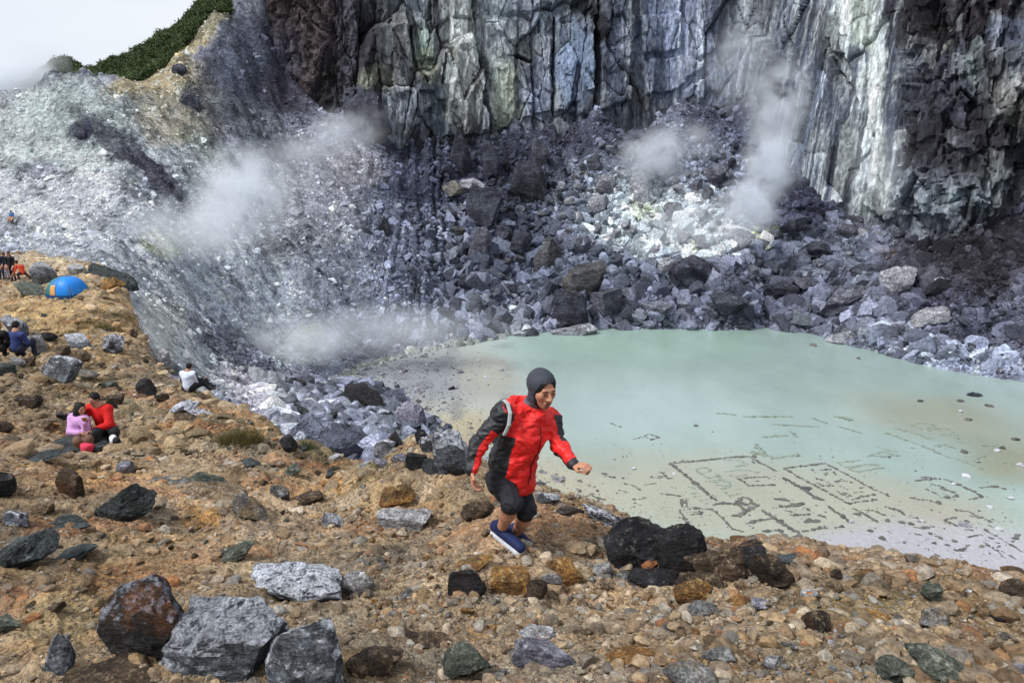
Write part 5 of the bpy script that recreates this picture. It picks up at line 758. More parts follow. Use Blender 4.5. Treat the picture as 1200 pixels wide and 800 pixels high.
# ================================================================== PEOPLE: signed distance bodies turned into one continuous mesh
class Body:
    def __init__(s): s.p = []; s.cut = []
    def cap(s, a, b, ra, rb=None, k=None): s.p.append(('c', np.array(a, float), np.array(b, float), ra, ra if rb is None else rb, k)); return s
    def ell(s, c, r, M=None, k=None): s.p.append(('e', np.array(c, float), np.array(r, float), np.eye(3) if M is None else np.array(M, float), 0, k)); return s
    def sub(s, c, r, M=None): s.cut.append(('e', np.array(c, float), np.array(r, float), np.eye(3) if M is None else np.array(M, float), 0, None)); return s
    @staticmethod
    def ev(q, X):
        if q[0] == 'c':
            a, b = q[1], q[2]; ab = b - a; L2_ = max(ab @ ab, 1e-9); t = np.clip(((X - a) @ ab) / L2_, 0, 1); d = X - a - t[..., None] * ab; return np.sqrt((d * d).sum(-1)) - (q[3] + (q[4] - q[3]) * t)
        d = (X - q[1]) @ q[3].T; n = np.sqrt(((d / q[2]) ** 2).sum(-1)); return (n - 1) * q[2].min() * np.clip(n, .6, 1.0) if False else (n - 1) * n / (np.sqrt(((d / q[2] ** 2) ** 2).sum(-1)) + 1e-9)
    def mesh(s, name, res, k=.03, noise=None, shell=None):
        lo, hi = np.full(3, 1e9), np.full(3, -1e9)
        for q in s.p:
            if q[0] == 'c': pts = [q[1] - q[3], q[1] + q[3], q[2] - q[4], q[2] + q[4]]
            else: pts = [q[1] - q[2].max(), q[1] + q[2].max()]
            for p_ in pts: lo = np.minimum(lo, p_); hi = np.maximum(hi, p_)
        lo -= 3 * res + .02; hi += 3 * res + .02; n = np.ceil((hi - lo) / res).astype(int) + 1; D = np.full(n, 1.0, np.float32); ax = [lo[i] + res * np.arange(n[i]) for i in range(3)]
        for q in s.p:
            kk = q[5] if q[5] is not None else k
            if q[0] == 'c': l = np.minimum(q[1] - q[3], q[2] - q[4]); h = np.maximum(q[1] + q[3], q[2] + q[4])
            else: l, h = q[1] - q[2].max(), q[1] + q[2].max()
            m = kk + 4 * res; i0 = np.clip(((l - m - lo) / res).astype(int), 0, n - 1); i1 = np.clip(((h + m - lo) / res).astype(int) + 2, 1, n)
            X = np.stack(np.meshgrid(*[ax[j][i0[j]:i1[j]] for j in range(3)], indexing='ij'), -1); d = Body.ev(q, X).astype(np.float32); sl = tuple(slice(i0[j], i1[j]) for j in range(3)); c = D[sl]
            hh = np.clip(kk - np.abs(c - d), 0, None) / kk; D[sl] = np.minimum(c, d) - hh * hh * kk * .25
        if noise is not None:
            near = np.abs(D) < 4 * res; idx = np.argwhere(near); X = lo + idx * res; D[near] += noise(X).astype(np.float32)
        for q in s.cut:
            l, h = q[1] - q[2].max(), q[1] + q[2].max(); i0 = np.clip(((l - .03 - lo) / res).astype(int), 0, n - 1); i1 = np.clip(((h + .03 - lo) / res).astype(int) + 2, 1, n)
            X = np.stack(np.meshgrid(*[ax[j][i0[j]:i1[j]] for j in range(3)], indexing='ij'), -1); sl = tuple(slice(i0[j], i1[j]) for j in range(3)); D[sl] = np.maximum(D[sl], -Body.ev(q, X).astype(np.float32))
        # surface nets
        I = D < 0; nx_, ny_, nz_ = D.shape; S0 = np.zeros((nx_ - 1, ny_ - 1, nz_ - 1), np.int8)
        for a in (0, 1):
            for b in (0, 1):
                for c in (0, 1): S0 += I[a:nx_ - 1 + a, b:ny_ - 1 + b, c:nz_ - 1 + c]
        act = (S0 > 0) & (S0 < 8); cells = np.argwhere(act); vid = np.full(act.shape, -1, np.int32); vid[act] = np.arange(len(cells)); acc = np.zeros((len(cells), 3)); cn = np.zeros(len(cells))
        E = [((0, 0, 0), (1, 0, 0)), ((0, 1, 0), (1, 1, 0)), ((0, 0, 1), (1, 0, 1)), ((0, 1, 1), (1, 1, 1)), ((0, 0, 0), (0, 1, 0)), ((1, 0, 0), (1, 1, 0)), ((0, 0, 1), (0, 1, 1)), ((1, 0, 1), (1, 1, 1)), ((0, 0, 0), (0, 0, 1)), ((1, 0, 0), (1, 0, 1)), ((0, 1, 0), (0, 1, 1)), ((1, 1, 0), (1, 1, 1))]
        for a, b in E:
            a, b = np.array(a), np.array(b); ca, cb = cells + a, cells + b; da, db = D[tuple(ca.T)], D[tuple(cb.T)]; m = (da < 0) != (db < 0); t = np.where(m, da / (da - db + 1e-12), 0); acc += np.where(m[:, None], a + (b - a) * t[:, None], 0); cn += m
        V = lo + (cells + acc / cn[:, None]) * res; Q_ = []
        for axn in range(3):
            o1, o2 = [j for j in range(3) if j != axn]; sl0 = [slice(1, -1)] * 3; sl1 = [slice(1, -1)] * 3; sl0[axn] = slice(0, -1); sl1[axn] = slice(1, None)
            A0, A1_ = I[tuple(sl0)], I[tuple(sl1)]; ed = np.argwhere(A0 != A1_); off = np.array([1, 1, 1]); off[axn] = 0; ed = ed + off; ins = I[tuple(ed.T)]
            e1, e2 = np.zeros(3, int), np.zeros(3, int); e1[o1] = 1; e2[o2] = 1; q = np.stack([vid[tuple((ed - e1 - e2).T)], vid[tuple((ed - e2).T)], vid[tuple(ed.T)], vid[tuple((ed - e1).T)]], 1)
            flip = ins if axn != 1 else ~ins; q[~flip] = q[~flip][:, ::-1]; Q_.append(q)
        return V, np.concatenate(Q_)
def skin_mat(name, c):
    k = N(name, .55, .35); k.col(k.mix(1.0, k.attr('Col'), k.ramp(k.noise(k.pos(), 60, 3), [(.3, .9), (.7, 1.08)]), 'MULTIPLY')); k.b.inputs['Subsurface Weight'].default_value = .06; k.b.inputs['Subsurface Radius'].default_value = (.01, .004, .002); return k.m
def fabric(name, rough=.75, amt=.5, fs=14.0, spec=.3):
    k = N(name, rough, spec); n1 = k.noise(k.pos(), fs, 5, .6, .8); k.col(k.mix(1.0, k.attr('Col'), k.ramp(n1, [(.3, .82), (.7, 1.12)]), 'MULTIPLY')); k.nrm(k.bump(k.math('ADD', n1, k.math('MULTIPLY', k.noise(k.pos(), 160, 2), .1)), amt, .015)); return k.m
SKIN, FAB, SHELLF = skin_mat('skin', None), fabric('cotton'), fabric('rain_shell', .5, .6, 11, .4)
def frame(f, up=(0, 0, 1)):
    f = np.array(f, float); f /= np.linalg.norm(f); r = np.cross(f, up); r /= np.linalg.norm(r); u = np.cross(r, f); return np.stack([r, f, u])      # rows: right, forward, up
def v3(v): return np.array(tuple(v), float)
def head_prims(B, c, M, s=1.0, detail=True):
    W_ = lambda x, y, z: c + (np.array([x, y, z]) * s) @ M
    e = lambda p, r, k=.02: B.ell(W_(*p), np.array(r) * s, M, k * s)
    e((0, -.012, .032), (.073, .09, .083)); e((0, .028, -.030), (.056, .060, .078)); e((0, .058, -.088), (.024, .022, .020)); e((.040, .050, -.014), (.024, .028, .026)); e((-.040, .050, -.014), (.024, .028, .026))
    if detail:
        if detail == 2: ears = ()
        else: ears = (-1, 1)
        B.cap(W_(-.034, .076, .024), W_(.034, .076, .024), .012 * s, None, .014 * s); B.cap(W_(0, .084, .012), W_(0, .106, -.024), .008 * s, .013 * s, .010 * s)
        for q in (-1, 1): e((q * .012, .094, -.028), (.010, .012, .008), .008); e((q * .030, .072, .002), (.015, .013, .011), .006)
        B.cap(W_(-.019, .082, -.052), W_(.019, .082, -.052), .008 * s, None, .008 * s); B.cap(W_(-.015, .081, -.064), W_(.015, .081, -.064), .0085 * s, None, .008 * s)
        for q in ears: e((q * .074, -.004, -.006), (.009, .020, .032), .006)
    return W_
def face_col(V, C, c, M, s, skin, lip, hair, beard=True):
    q = ((V - c) @ M.T) / s; near = np.linalg.norm(q, axis=1) < .16
    def blob(p, r, col, st=1.0):
        nonlocal C
        d = np.sqrt((((q - np.array(p)) / np.array(r)) ** 2).sum(1)); m = (1 - sstep(.6, 1.1, d)) * st * near; C = C * (1 - m[:, None]) + np.array(col)[None] * m[:, None]
    blob((0, .09, -.058), (.022, .03, .010), lip, .85); blob((0, .09, -.0585), (.018, .03, .0022), (.03, .012, .01), .9)
    for sg in (-1, 1):
        blob((sg * .031, .085, .026), (.023, .025, .0065), hair, .9); blob((sg * .030, .085, .003), (.017, .02, .008), (.10, .045, .03), .7); blob((sg * .030, .085, .000), (.013, .02, .0035), (.015, .01, .01), .95); blob((sg * .032, .095, -.034), (.004, .01, .003), (.05, .02, .015), .8)
        blob((sg * .045, .06, -.018), (.022, .03, .022), tuple(np.array(skin) * np.array([1.12, .85, .8])), .5)
    if beard: blob((0, .09, -.043), (.022, .03, .006), hair, .7); blob((0, .075, -.082), (.020, .03, .016), hair, .6); blob((0, .04, -.09), (.05, .05, .02), tuple(np.array(skin) * .7), .6)
    return C
def hand_prims(B, w, d, nrm, s=1.0, curl=.5, side=1):
    "palm along d from the wrist, palm side towards nrm, five fingers of different length"
    d = d / np.linalg.norm(d); nrm = nrm - d * (nrm @ d); nrm /= np.linalg.norm(nrm); t = np.cross(d, nrm) * side
    P_ = lambda a, b, c: w + (d * a + t * b + nrm * c) * s
    for o_ in (-.026, -.009, .009, .026): B.cap(P_(.0, o_ * .6, 0), P_(.085, o_, 0), .013 * s, .0115 * s, .012 * s)
    for o_, ln in ((-.030, .062), (-.010, .078), (.010, .084), (.030, .074)):
        p = P_(.088, o_, 0); a = curl * .5; 
        for j, f in enumerate((.45, .32, .23)):
            dd = d * math.cos(a) + nrm * math.sin(a); p2 = p + dd * ln * f * s; B.cap(p, p2, (.0092 - j * .0008) * s, (.0086 - j * .0008) * s, .003); p = p2; a += curl * (1.0 + .12 * j)
    a = P_(.02, .030, .004); b = P_(.055, .056, .018); c = P_(.080, .050 - .02 * curl, .034); B.cap(a, b, .013 * s, .0105 * s, .008); B.cap(b, c, .0105 * s, .0085 * s, .004)
def hidx(V, F_, C, name, mat, parent):
    me = np_mesh(name, V, F_, True); set_col(me, C); return link(name, me, mat, parent)
def shoe_prims(B, an, toe, up, s=1.0, sole=False):
    an, toe = v3(an), v3(toe); d = toe - an; d -= 0; heel = an - d / np.linalg.norm(d) * .055 * s; dn = -up
    if sole:
        for q in np.linspace(0, 1, 16): B.cap(heel + (toe - heel) * q + dn * .040 * s + np.cross(d / np.linalg.norm(d), up) * .020 * s, heel + (toe - heel) * q + dn * .040 * s - np.cross(d / np.linalg.norm(d), up) * .020 * s, .020 * s, None, .02)
    else: B.cap(heel + up * .015, an + up * .05 * s, .036 * s, .046 * s); B.cap(heel, toe, .040 * s, .031 * s); B.cap(an + up * .02, toe - up * .006, .044 * s, .028 * s)
print('prep people', round(time.time() - T0, 1))
# ---------------------------------------------------------------- the runner
def runner():
    root = empty('person', ground(600, 652)); tag(root, 'man in a red and black jacket and black shorts running uphill across the gravel', 'person'); org = v3(root.location)
    A = lambda px, py, Y: v3(at(px, py, Y))
    s = 1.08
    J = dict(neck=A(622, 482, 5.27), chest=A(612, 508, 5.27), waist=A(600, 540, 5.31), pel=A(597, 555, 5.33), shR=A(588, 486, 5.14), shL=A(645, 490, 5.40), elR=A(560, 522, 5.08), wrR=A(553, 550, 4.98), elL=A(656, 524, 5.26), wrL=A(673, 544, 5.06),
             hipR=A(587, 562, 5.25), hipL=A(606, 560, 5.42), knR=A(600, 589, 5.03), knL=A(618, 598, 5.22), anR=A(587, 622, 5.30), anL=A(604, 627, 5.44), toR=A(610, 641, 5.12), toL=A(622, 641, 5.28))
    s = 1.2; HC = A(635, 456, 5.20); M = frame((.50, -.86, -.20)); B = Body(); W_ = head_prims(B, HC, M, s, 2)
    B.cap(J['neck'] + [0, 0, -.02], HC + np.array([0, -.02, -.05]) @ M, .058, .052); B.cap(J['chest'], J['pel'], .13, .12, .05); B.cap(J['shR'], J['shL'], .055, .055, .05); B.cap(J['neck'], J['chest'], .06, .09, .05)
    for S_n in 'RL': 
        B.cap(J['sh' + S_n], J['el' + S_n], .052, .042); B.cap(J['el' + S_n], J['wr' + S_n], .041, .028); B.cap(J['hip' + S_n], J['kn' + S_n], .064, .048, .04); B.cap(J['kn' + S_n], J['kn' + S_n] * .62 + J['an' + S_n] * .38, .052, .058, .03); B.cap(J['kn' + S_n] * .62 + J['an' + S_n] * .38, J['an' + S_n], .056, .036, .03); B.cap(J['an' + S_n], J['to' + S_n], .036, .026)
    hand_prims(B, J['wrR'], np.array([.10, -.12, -1.0]), np.array([1.0, -.1, .1]), 1.05, .55, 1); hand_prims(B, J['wrL'], np.array([.75, -.55, .10]), np.array([-.3, .3, -1.0]), 1.08, 1.35, -1)
    V, F_ = B.mesh('body', .0055, .025); sk = np.array([.47, .225, .14]); C = np.tile(sk, (len(V), 1)) * (1 + .12 * fbm(V[:, 0] * 20, V[:, 1] * 20, V[:, 2] * 20, 2, 700))[:, None]; C = face_col(V, C, HC, M, s, sk, (.30, .09, .07), (.015, .012, .012)); hidx(V - org, F_, C, 'body', SKIN, root)
    # jacket
    B = Body(); ch, wa, pe = J['chest'], J['waist'], J['pel']; mR = J['elR'] * .5 + J['shR'] * .5
    B.cap(J['shR'], J['shL'], .084, .080, .06); B.cap(ch + [.01, 0, 0], wa, .172, .166, .06); B.cap(wa, pe + [0.02, 0, -.05], .168, .184, .06); B.cap(J['neck'] + [0, 0, -.03], ch, .088, .145, .06); B.cap(J['neck'] + [-.02, .01, .0], J['neck'] + [.035, -.03, -.02], .080, .078, .03)
    for S_n, w0 in (('R', .036), ('L', .036)): B.cap(J['sh' + S_n], J['el' + S_n], .070, .064, .04); B.cap(J['el' + S_n], J['wr' + S_n], .064, .048, .03)
    B.sub(pe + [-.02, -.0, -.21], (.30, .30, .105))
    nz_f = lambda X: .019 * fbm(X[:, 0] * 7 + X[:, 2] * 4, X[:, 1] * 7, X[:, 2] * 15 - X[:, 0] * 6, 3, 710) + .017 * np.abs(vnoise(X[:, 0] * 22 + X[:, 2] * 8, X[:, 1] * 22, X[:, 2] * 30, 715)) - .003
    V, F_ = B.mesh('jacket', .007, .03, nz_f); red, blk = np.array([.72, .018, .016]), np.array([.016, .017, .022]); C = np.tile(red, (len(V), 1))
    def seg(a, b, V): ab = b - a; t = np.clip((V - a) @ ab / (ab @ ab), 0, 1); r = V - a - t[:, None] * ab; return t, r, np.linalg.norm(r, axis=1)
    tU, rU, dU = seg(J['shR'], J['elR'], V); tF, rF, dF = seg(J['elR'], J['wrR'], V); arm = np.minimum(dU, dF) < .098; rr = np.where((dU < dF)[:, None], rU, rF); rr /= np.linalg.norm(rr, axis=1, keepdims=True) + 1e-9
    sx = rr @ np.array([.93, -.34, -.12]); stripe = sstep(.38, .46, sx + .03 * vnoise(V[:, 0] * 20, V[:, 1] * 20, V[:, 2] * 20, 3)); low = 1 - (dU < dF) * (tU < .45); armb = arm * (1 - stripe * low) ; dn_ = V - J['chest']
    upper = sstep(.0, .02, (V - J['shR']) @ np.array([-.75, .2, -.45]) + .055); shl = (dU < .11) & ((V - J['shR']) @ np.array([-.8, .1, -.25]) > -.035) & (tU < .2); C = np.where(((armb > .5) | shl)[:, None], blk, C)
    px, py = proj(V); tL, rL, dL = seg(J['shL'], J['elL'], V); tl2, rl2, dl2 = seg(J['elL'], J['wrL'], V); rL2 = np.where((dL < dl2)[:, None], rL, rl2); rL2 /= np.linalg.norm(rL2, axis=1, keepdims=True) + 1e-9
    outL = (np.minimum(dL, dl2) < .095) & (rL2 @ np.array([.9, .25, .35]) > .25) & (dL < dl2) & (tL > .02); unL = (dl2 < .09) & (rL2 @ np.array([-.45, .1, -.9]) > .45); cuf = (dl2 < .09) & (tl2 > .9); C = np.where((outL | unL | cuf)[:, None], blk, C)
    side = ~arm & ((V - J['chest']) @ np.array([-.93, -.30, 0]) > .100 + .20 * (J['chest'][2] - V[:, 2])) & (V[:, 2] < J['chest'][2] + .03); C = np.where(side[:, None], blk, C)
    jk = hidx(V - org, F_, C, 'jacket', SHELLF, root)
    f0 = v3((.66, -.72, 0)); f0 /= np.linalg.norm(f0); sd0 = np.cross(f0, [0, 0, 1.0]); zp = []
    for t in np.linspace(.16, .98, 22):
        p = J['neck'] * (1 - t) + (pe + [0.01, 0, -.03]) * t; m_ = (np.abs((V - p) @ sd0) < .014) & (np.abs(V[:, 2] - p[2]) < .014)
        if m_.any(): q_ = V[m_][np.argmax((V[m_] - p) @ f0)]; zp.append(p + f0 * ((q_ - p) @ f0 + .001)); ZIP = cloth_mat('zip_dark', (.08, .008, .01)); tube('zip', [tuple(p - org) for p in zp], .004, ZIP, root)
    # strap over the right shoulder, small backpack behind
    GREY = cloth_mat('strap_grey', (.42, .45, .46)); sh = J['shR']; sp = [(-.02, .10, .04), (.02, .045, .098), (.045, -.03, .095), (.062, -.085, .04), (.052, -.115, -.04), (.02, -.12, -.11)]; Bs = Body()
    for a, b in zip(sp[:-1], sp[1:]):
        for o_ in (-.012, 0, .012): Bs.cap(sh + np.array(a) + [o_ * .7, o_ * .3, 0], sh + np.array(b) + [o_ * .7, o_ * .3, 0], .0065, None, .006)
    V, F_ = Bs.mesh('strap', .005, .006); o = hidx(V - org, F_, np.tile([.36, .40, .40], (len(V), 1)), 'strap', FAB, root)
    Bp = Body(); bc = J['chest'] + np.array([-.135, .17, .02]); Mb = frame((.66, -.72, 0)); Bp.ell(bc, (.14, .085, .20), Mb); Bp.ell(bc + np.array([0, -.05, -.06]) @ Mb, (.11, .06, .11), Mb); V, F_ = Bp.mesh('backpack', .009, .03, nz_f); C = np.tile([.02, .05, .055], (len(V), 1)); q = (V - bc) @ Mb.T
    C = np.where(((np.abs(q[:, 0] + .07 + q[:, 2] * .2) < .012) & (q[:, 2] > -.02))[:, None], np.array([.35, .62, .12]), C); hidx(V - org, F_, C, 'backpack', FAB, root)
    # hood over the head, dark cloth round the face
    B = Body(); wv = lambda x, y, z: HC + (np.array([x, y, z]) * s) @ M; B.ell(wv(0, -.016, .030), np.array([.086, .104, .099]) * s, M); B.ell(wv(0, -.01, -.05), np.array([.076, .072, .072]) * s, M); B.cap(wv(0, -.018, -.05), J['neck'] + [-.01, .01, .03], .070, .066); B.sub(wv(0, .115, -.022), np.array([.066, .118, .100]) * s, M)
    V, F_ = B.mesh('hood', .0055, .03, lambda X: .004 * np.abs(vnoise(X[:, 0] * 18, X[:, 1] * 18, X[:, 2] * 40, 722)) + .006 * fbm(X[:, 0] * 14, X[:, 1] * 14, X[:, 2] * 14, 3, 720)); q = ((V - HC) @ M.T) / s; inner = np.sqrt(((q - [0, .115, -.022]) ** 2 / np.array([.066, .118, .100]) ** 2).sum(1)); C = np.tile([.045, .050, .066], (len(V), 1)); C = np.where(((inner < 1.30) & (q[:, 2] < .075))[:, None], np.array([.008, .008, .009]), C); C = np.where(((q[:, 2] < -.085) & (inner > 1.2))[:, None], np.array([.10, .11, .14]), C); hidx(V - org, F_, C, 'hood', FAB, root)
    B = Body()   # folded red hood collar at the nape
    nk = J['neck'] + np.array([-.035, .03, .035])
    for t in np.linspace(0, 1, 9): a = -1.9 + 3.8 * t; B.cap(nk + np.array([math.sin(a) * .10 - .02, math.cos(a) * .09 * 1.0 + .01, .02 - .03 * abs(math.sin(a * .5))]), nk + np.array([math.sin(a + .4) * .10 - .02, math.cos(a + .4) * .09 + .01, .02 - .03 * abs(math.sin(a * .5))]), .034, None, .03)
    V, F_ = B.mesh('collar', .007, .03, nz_f); hidx(V - org, F_, np.tile(red, (len(V), 1)), 'collar', SHELLF, root)
    B = Body(); B.cap(J['hipR'], J['hipL'], .118, .118, .05)
    for S_n in 'RL': B.cap(J['hip' + S_n], J['kn' + S_n] * .97 + J['an' + S_n] * .03, .098, .073, .05); B.cap(J['kn' + S_n], J['kn' + S_n] * .92 + J['an' + S_n] * .08, .074, .073, .03)
    V, F_ = B.mesh('shorts', .007, .03, nz_f); hidx(V - org, F_, np.tile([.014, .015, .020], (len(V), 1)), 'shorts', FAB, root)
    for S_n in 'RL':
        an, to = J['an' + S_n], J['to' + S_n]; d = (to - an) / np.linalg.norm(to - an); up = np.array([0, 0, 1.0]) - d * d[2]; up /= np.linalg.norm(up); B = Body(); shoe_prims(B, an, to, up, 1.16); V, F_ = B.mesh('shoe', .006, .02); C = np.tile([.010, .018, .075], (len(V), 1)); sh_ = hidx(V - org, F_, C, 'shoe', FAB, root)
        B = Body(); shoe_prims(B, an, to, up, 1.16, True); V, F_ = B.mesh('sole', .006, .02); so = hidx(V - org, F_, np.tile([.50, .52, .55], (len(V), 1)), 'sole', FAB, sh_)
        kc = J['an' + S_n] * .85 + J['kn' + S_n] * .15; B = Body(); B.cap(an + up * .03, kc, .043, .044); V, F_ = B.mesh('sock', .007, .02); hidx(V - org, F_, np.tile([.010, .014, .05], (len(V), 1)), 'sock', FAB, root)
    return root
run = runner(); print('runner', round(time.time() - T0, 1))
# ---------------------------------------------------------------- the other people, coarser
def figure(foot_px, label, pose, face, cl, res=.014, cover=True, pos=None, scale=1.0, group=None, hair_long=False):
    "pose: joints in metres in a frame with x = right in the picture, y = away from the camera, z = up, origin on the ground"
    g = ground(*foot_px) if pos is None else pos; root = empty('person', g); tag(root, label, 'person', group); J = {k_: np.array(v, float) * scale for k_, v in pose.items()}; M = frame(face); hc = J['head']; s = scale
    B = Body(); head_prims(B, hc, M, s, res < .013); B.cap(J['neck'], hc + np.array([0, -.02, -.05]) @ M, .055, .05); B.cap(J['neck'], J['pel'], .09, .12, .05); B.cap(J['shR'], J['shL'], .055, None, .05)
    for S_n in 'RL':
        B.cap(J['sh' + S_n], J['el' + S_n], .05, .04); B.cap(J['el' + S_n], J['wr' + S_n], .04, .028); hd = J['wr' + S_n] - J['el' + S_n]; hand_prims(B, J['wr' + S_n], hd, np.array([.1, -.3, -1.0]), max(1.0, res / .011), .7)
        hp = J['pel'] + (J['shR'] - J['shL']) * (.22 if S_n == 'R' else -.22); J['hip' + S_n] = hp; B.cap(hp, J['kn' + S_n], .078, .055, .04); B.cap(J['kn' + S_n], J['an' + S_n], .055, .036, .03); B.cap(J['an' + S_n], J['to' + S_n], .036, .03)
    V, F_ = B.mesh('body', res, .03); sk = np.array([.40, .20, .13]); C = np.tile(sk, (len(V), 1)); C = face_col(V, C, hc, M, s, sk, (.3, .1, .08), (.02, .015, .015), cl.get('beard', False)); hidx(V, F_, C, 'body', SKIN, root)
    nzf = lambda X: .010 * fbm(X[:, 0] * 9, X[:, 1] * 9, X[:, 2] * 12, 3, 730)
    B = Body(); B.cap(J['shR'], J['shL'], .085, None, .05); B.cap(J['neck'] * .75 + J['pel'] * .25, J['pel'] + [0, 0, .03], .135, .145, .05); B.cap(J['neck'] + [0, 0, -.03], J['neck'] * .75 + J['pel'] * .25, .075, .13, .05)
    for S_n in 'RL': B.cap(J['sh' + S_n], J['el' + S_n], .074, .062, .04); B.cap(J['el' + S_n], J['wr' + S_n], .060, .044, .03)
    V, F_ = B.mesh('jacket', res, .03, nzf); C = np.tile(cl['top'], (len(V), 1)).astype(float)
    if 'top2' in cl: C = np.where((np.abs((V - J['neck'])[:, 0] - cl['top2'][3] * (V - J['neck'])[:, 2]) > cl['top2'][4] * scale)[:, None], np.array(cl['top2'][:3]), C)
    hidx(V, F_, C, 'jacket', FAB, root)
    B = Body(); B.cap(J['hipR'], J['hipL'], .115, None, .05)
    for S_n in 'RL': B.cap(J['hip' + S_n], J['kn' + S_n], .102, .076, .05); B.cap(J['kn' + S_n], J['an' + S_n] * .92 + J['kn' + S_n] * .08, .074, .056, .03)
    V, F_ = B.mesh('trousers', res, .03, nzf); hidx(V, F_, np.tile(cl['leg'], (len(V), 1)), 'trousers', FAB, root)
    w_ = lambda x, y, z: hc + (np.array([x, y, z]) * s) @ M; B = Body(); B.ell(w_(0, -.022, .036), np.array([.086, .096, .092]) * s, M); B.ell(w_(0, -.04, -.02), np.array([.074, .06, .07]) * s, M)
    if hair_long: B.cap(w_(0, -.03, -.03), J['neck'] + [0, .01, 0], .088, .10)
    B.sub(w_(0, .13, -.03), np.array([.058, .10, .075]) * s, M); V, F_ = B.mesh('hair', res * .8, .03); hidx(V, F_, np.tile(cl.get('hair', (.012, .010, .010)), (len(V), 1)), cl.get('hair_name', 'hair'), FAB, root)
    for S_n in 'RL':
        an, to = J['an' + S_n], J['to' + S_n]; B = Body(); B.cap(an + [0, 0, .0], an + [0, 0, .05], .046, .044); B.cap(an, to, .044, .034); V, F_ = B.mesh('shoe', res, .02); hidx(V, F_, np.tile(cl.get('shoe', (.03, .03, .035)), (len(V), 1)), 'shoe', FAB, root)
    return root
cz = ground(105, 528, 8); cY = cz.y
rel = lambda dx, dy: gz(cz.x + dx, cz.y + dy) - cz.z
# couple: woman in lilac on the left, man in red right behind her shoulder
figure(None, 'woman in a lilac jacket and black headscarf sitting beside the man in red', dict(pel=(-.08, .05, .24), neck=(-.10, .02, .66), head=(-.03, -.03, .80), shR=(-.24, .06, .60), shL=(.04, -.06, .60), elR=(-.20, -.14, .40), wrR=(.02, -.24, .42), elL=(.12, -.18, .42), wrL=(.16, -.26, .62), knR=(.02, -.32, .30), anR=(.05, -.30, -.02), toR=(.14, -.42, -.04), knL=(.20, -.26, .32), anL=(.20, -.30, -.02), toL=(.30, -.40, -.04)), (.85, -.5, -.1),
       dict(top=lin(196, 150, 200), leg=lin(110, 84, 70), hair=(.012, .011, .013), hair_name='headscarf'), .011, pos=cz + Vector((-.04, .04, .0)), hair_long=True, scale=.9)
figure(None, 'man in a red jacket with black beard sitting with his arm round the woman', dict(pel=(.20, .18, .26), neck=(.12, .10, .80), head=(.10, .03, .95), shR=(-.04, .14, .74), shL=(.30, .08, .74), elR=(-.16, .06, .56), wrR=(-.20, -.10, .48), elL=(.38, -.08, .50), wrL=(.20, -.24, .46), knR=(.24, -.26, .42), anR=(.22, -.24, -.02), toR=(.28, -.38, -.04), knL=(.46, -.10, .36), anL=(.42, -.14, -.02), toL=(.54, -.24, -.04)), (-.25, -.95, -.25),
       dict(top=lin(200, 22, 22), leg=lin(30, 30, 34), hair=(.010, .009, .010), beard=True), .011, pos=cz + Vector((.02, .10, .0)), scale=.9)
bg_ = ground(105, 531, 8); o = link('bag', np_mesh('bag', rock_shape(77, 3, lo=.7, rough=.05)[0] * np.array([.12, .1, .11]), ICO[3][1], True), cloth_mat('bag_pink', lin(206, 60, 84)), None, cz + Vector((.17, -.34, .16))); tag(o, 'small pink bag on the lap of the seated couple', 'bag')
def lone_shoe(px, py, col, lab, a):
    g = ground(px, py, 8); B = Body(); shoe_prims(B, np.array([-.06, 0, .08]), np.array([.12, 0, .05]), np.array([0, 0, 1.0]), 1.25); V, F_ = B.mesh('shoe', .01, .02); me = np_mesh('shoe', V, F_); set_col(me, np.tile(col, (len(V), 1))); o = link('shoe', me, FAB, None, g); o.rotation_euler = (0, .5, a); tag(o, lab, 'shoe'); return o
lone_shoe(134, 524, lin(214, 216, 222), 'white shoe lying beside the man in red', 2.2); lone_shoe(138, 527, lin(24, 24, 26), 'black shoe leaning against the white one', -.9)
sit = dict(pel=(0, 0, .14), neck=(.0, .02, .62), head=(.05, .06, .80), shR=(.17, -.02, .56), shL=(-.17, .04, .56), elR=(.27, .06, .34), wrR=(.34, .22, .34), elL=(-.22, .12, .34), wrL=(-.02, .28, .34), knR=(.42, .16, .26), anR=(.62, .14, .04), toR=(.76, .14, .04), knL=(.30, .38, .26), anL=(.52, .42, .04), toL=(.66, .44, .04))
figure((222, 458), 'man in a white shirt sitting on the ridge edge with his back turned', sit, (.35, .92, -.1), dict(top=lin(206, 216, 236), top2=(.02, .02, .03, -.15, .27), leg=lin(26, 26, 34)), .014, scale=.76)
sitb = {k_: (v[0] * .8, v[1], v[2]) for k_, v in sit.items()}; sitb.update(pel=(0, 0, .30), neck=(0, .04, .74), head=(-.02, .12, .88), shR=(.19, 0, .66), shL=(-.19, .03, .66), elR=(.26, .05, .44), elL=(-.25, .08, .44), wrR=(.14, .25, .4), wrL=(-.12, .25, .4), knR=(.18, .38, .4), knL=(-.14, .38, .4), anR=(.18, .4, .02), anL=(-.14, .4, .02), toR=(.2, .54, .02), toL=(-.16, .54, .02))
figure((22, 421), 'person in a dark blue jacket seen from behind in front of the blue grey boulder', sitb, (0, .95, -.3), dict(top=lin(44, 58, 108), leg=lin(34, 40, 60)), .018)
figure((0, 421), 'person in black cut by the left edge beside the one in dark blue', sitb, (.2, .95, -.2), dict(top=lin(16, 16, 20), leg=lin(20, 20, 24)), .018, scale=1.05)
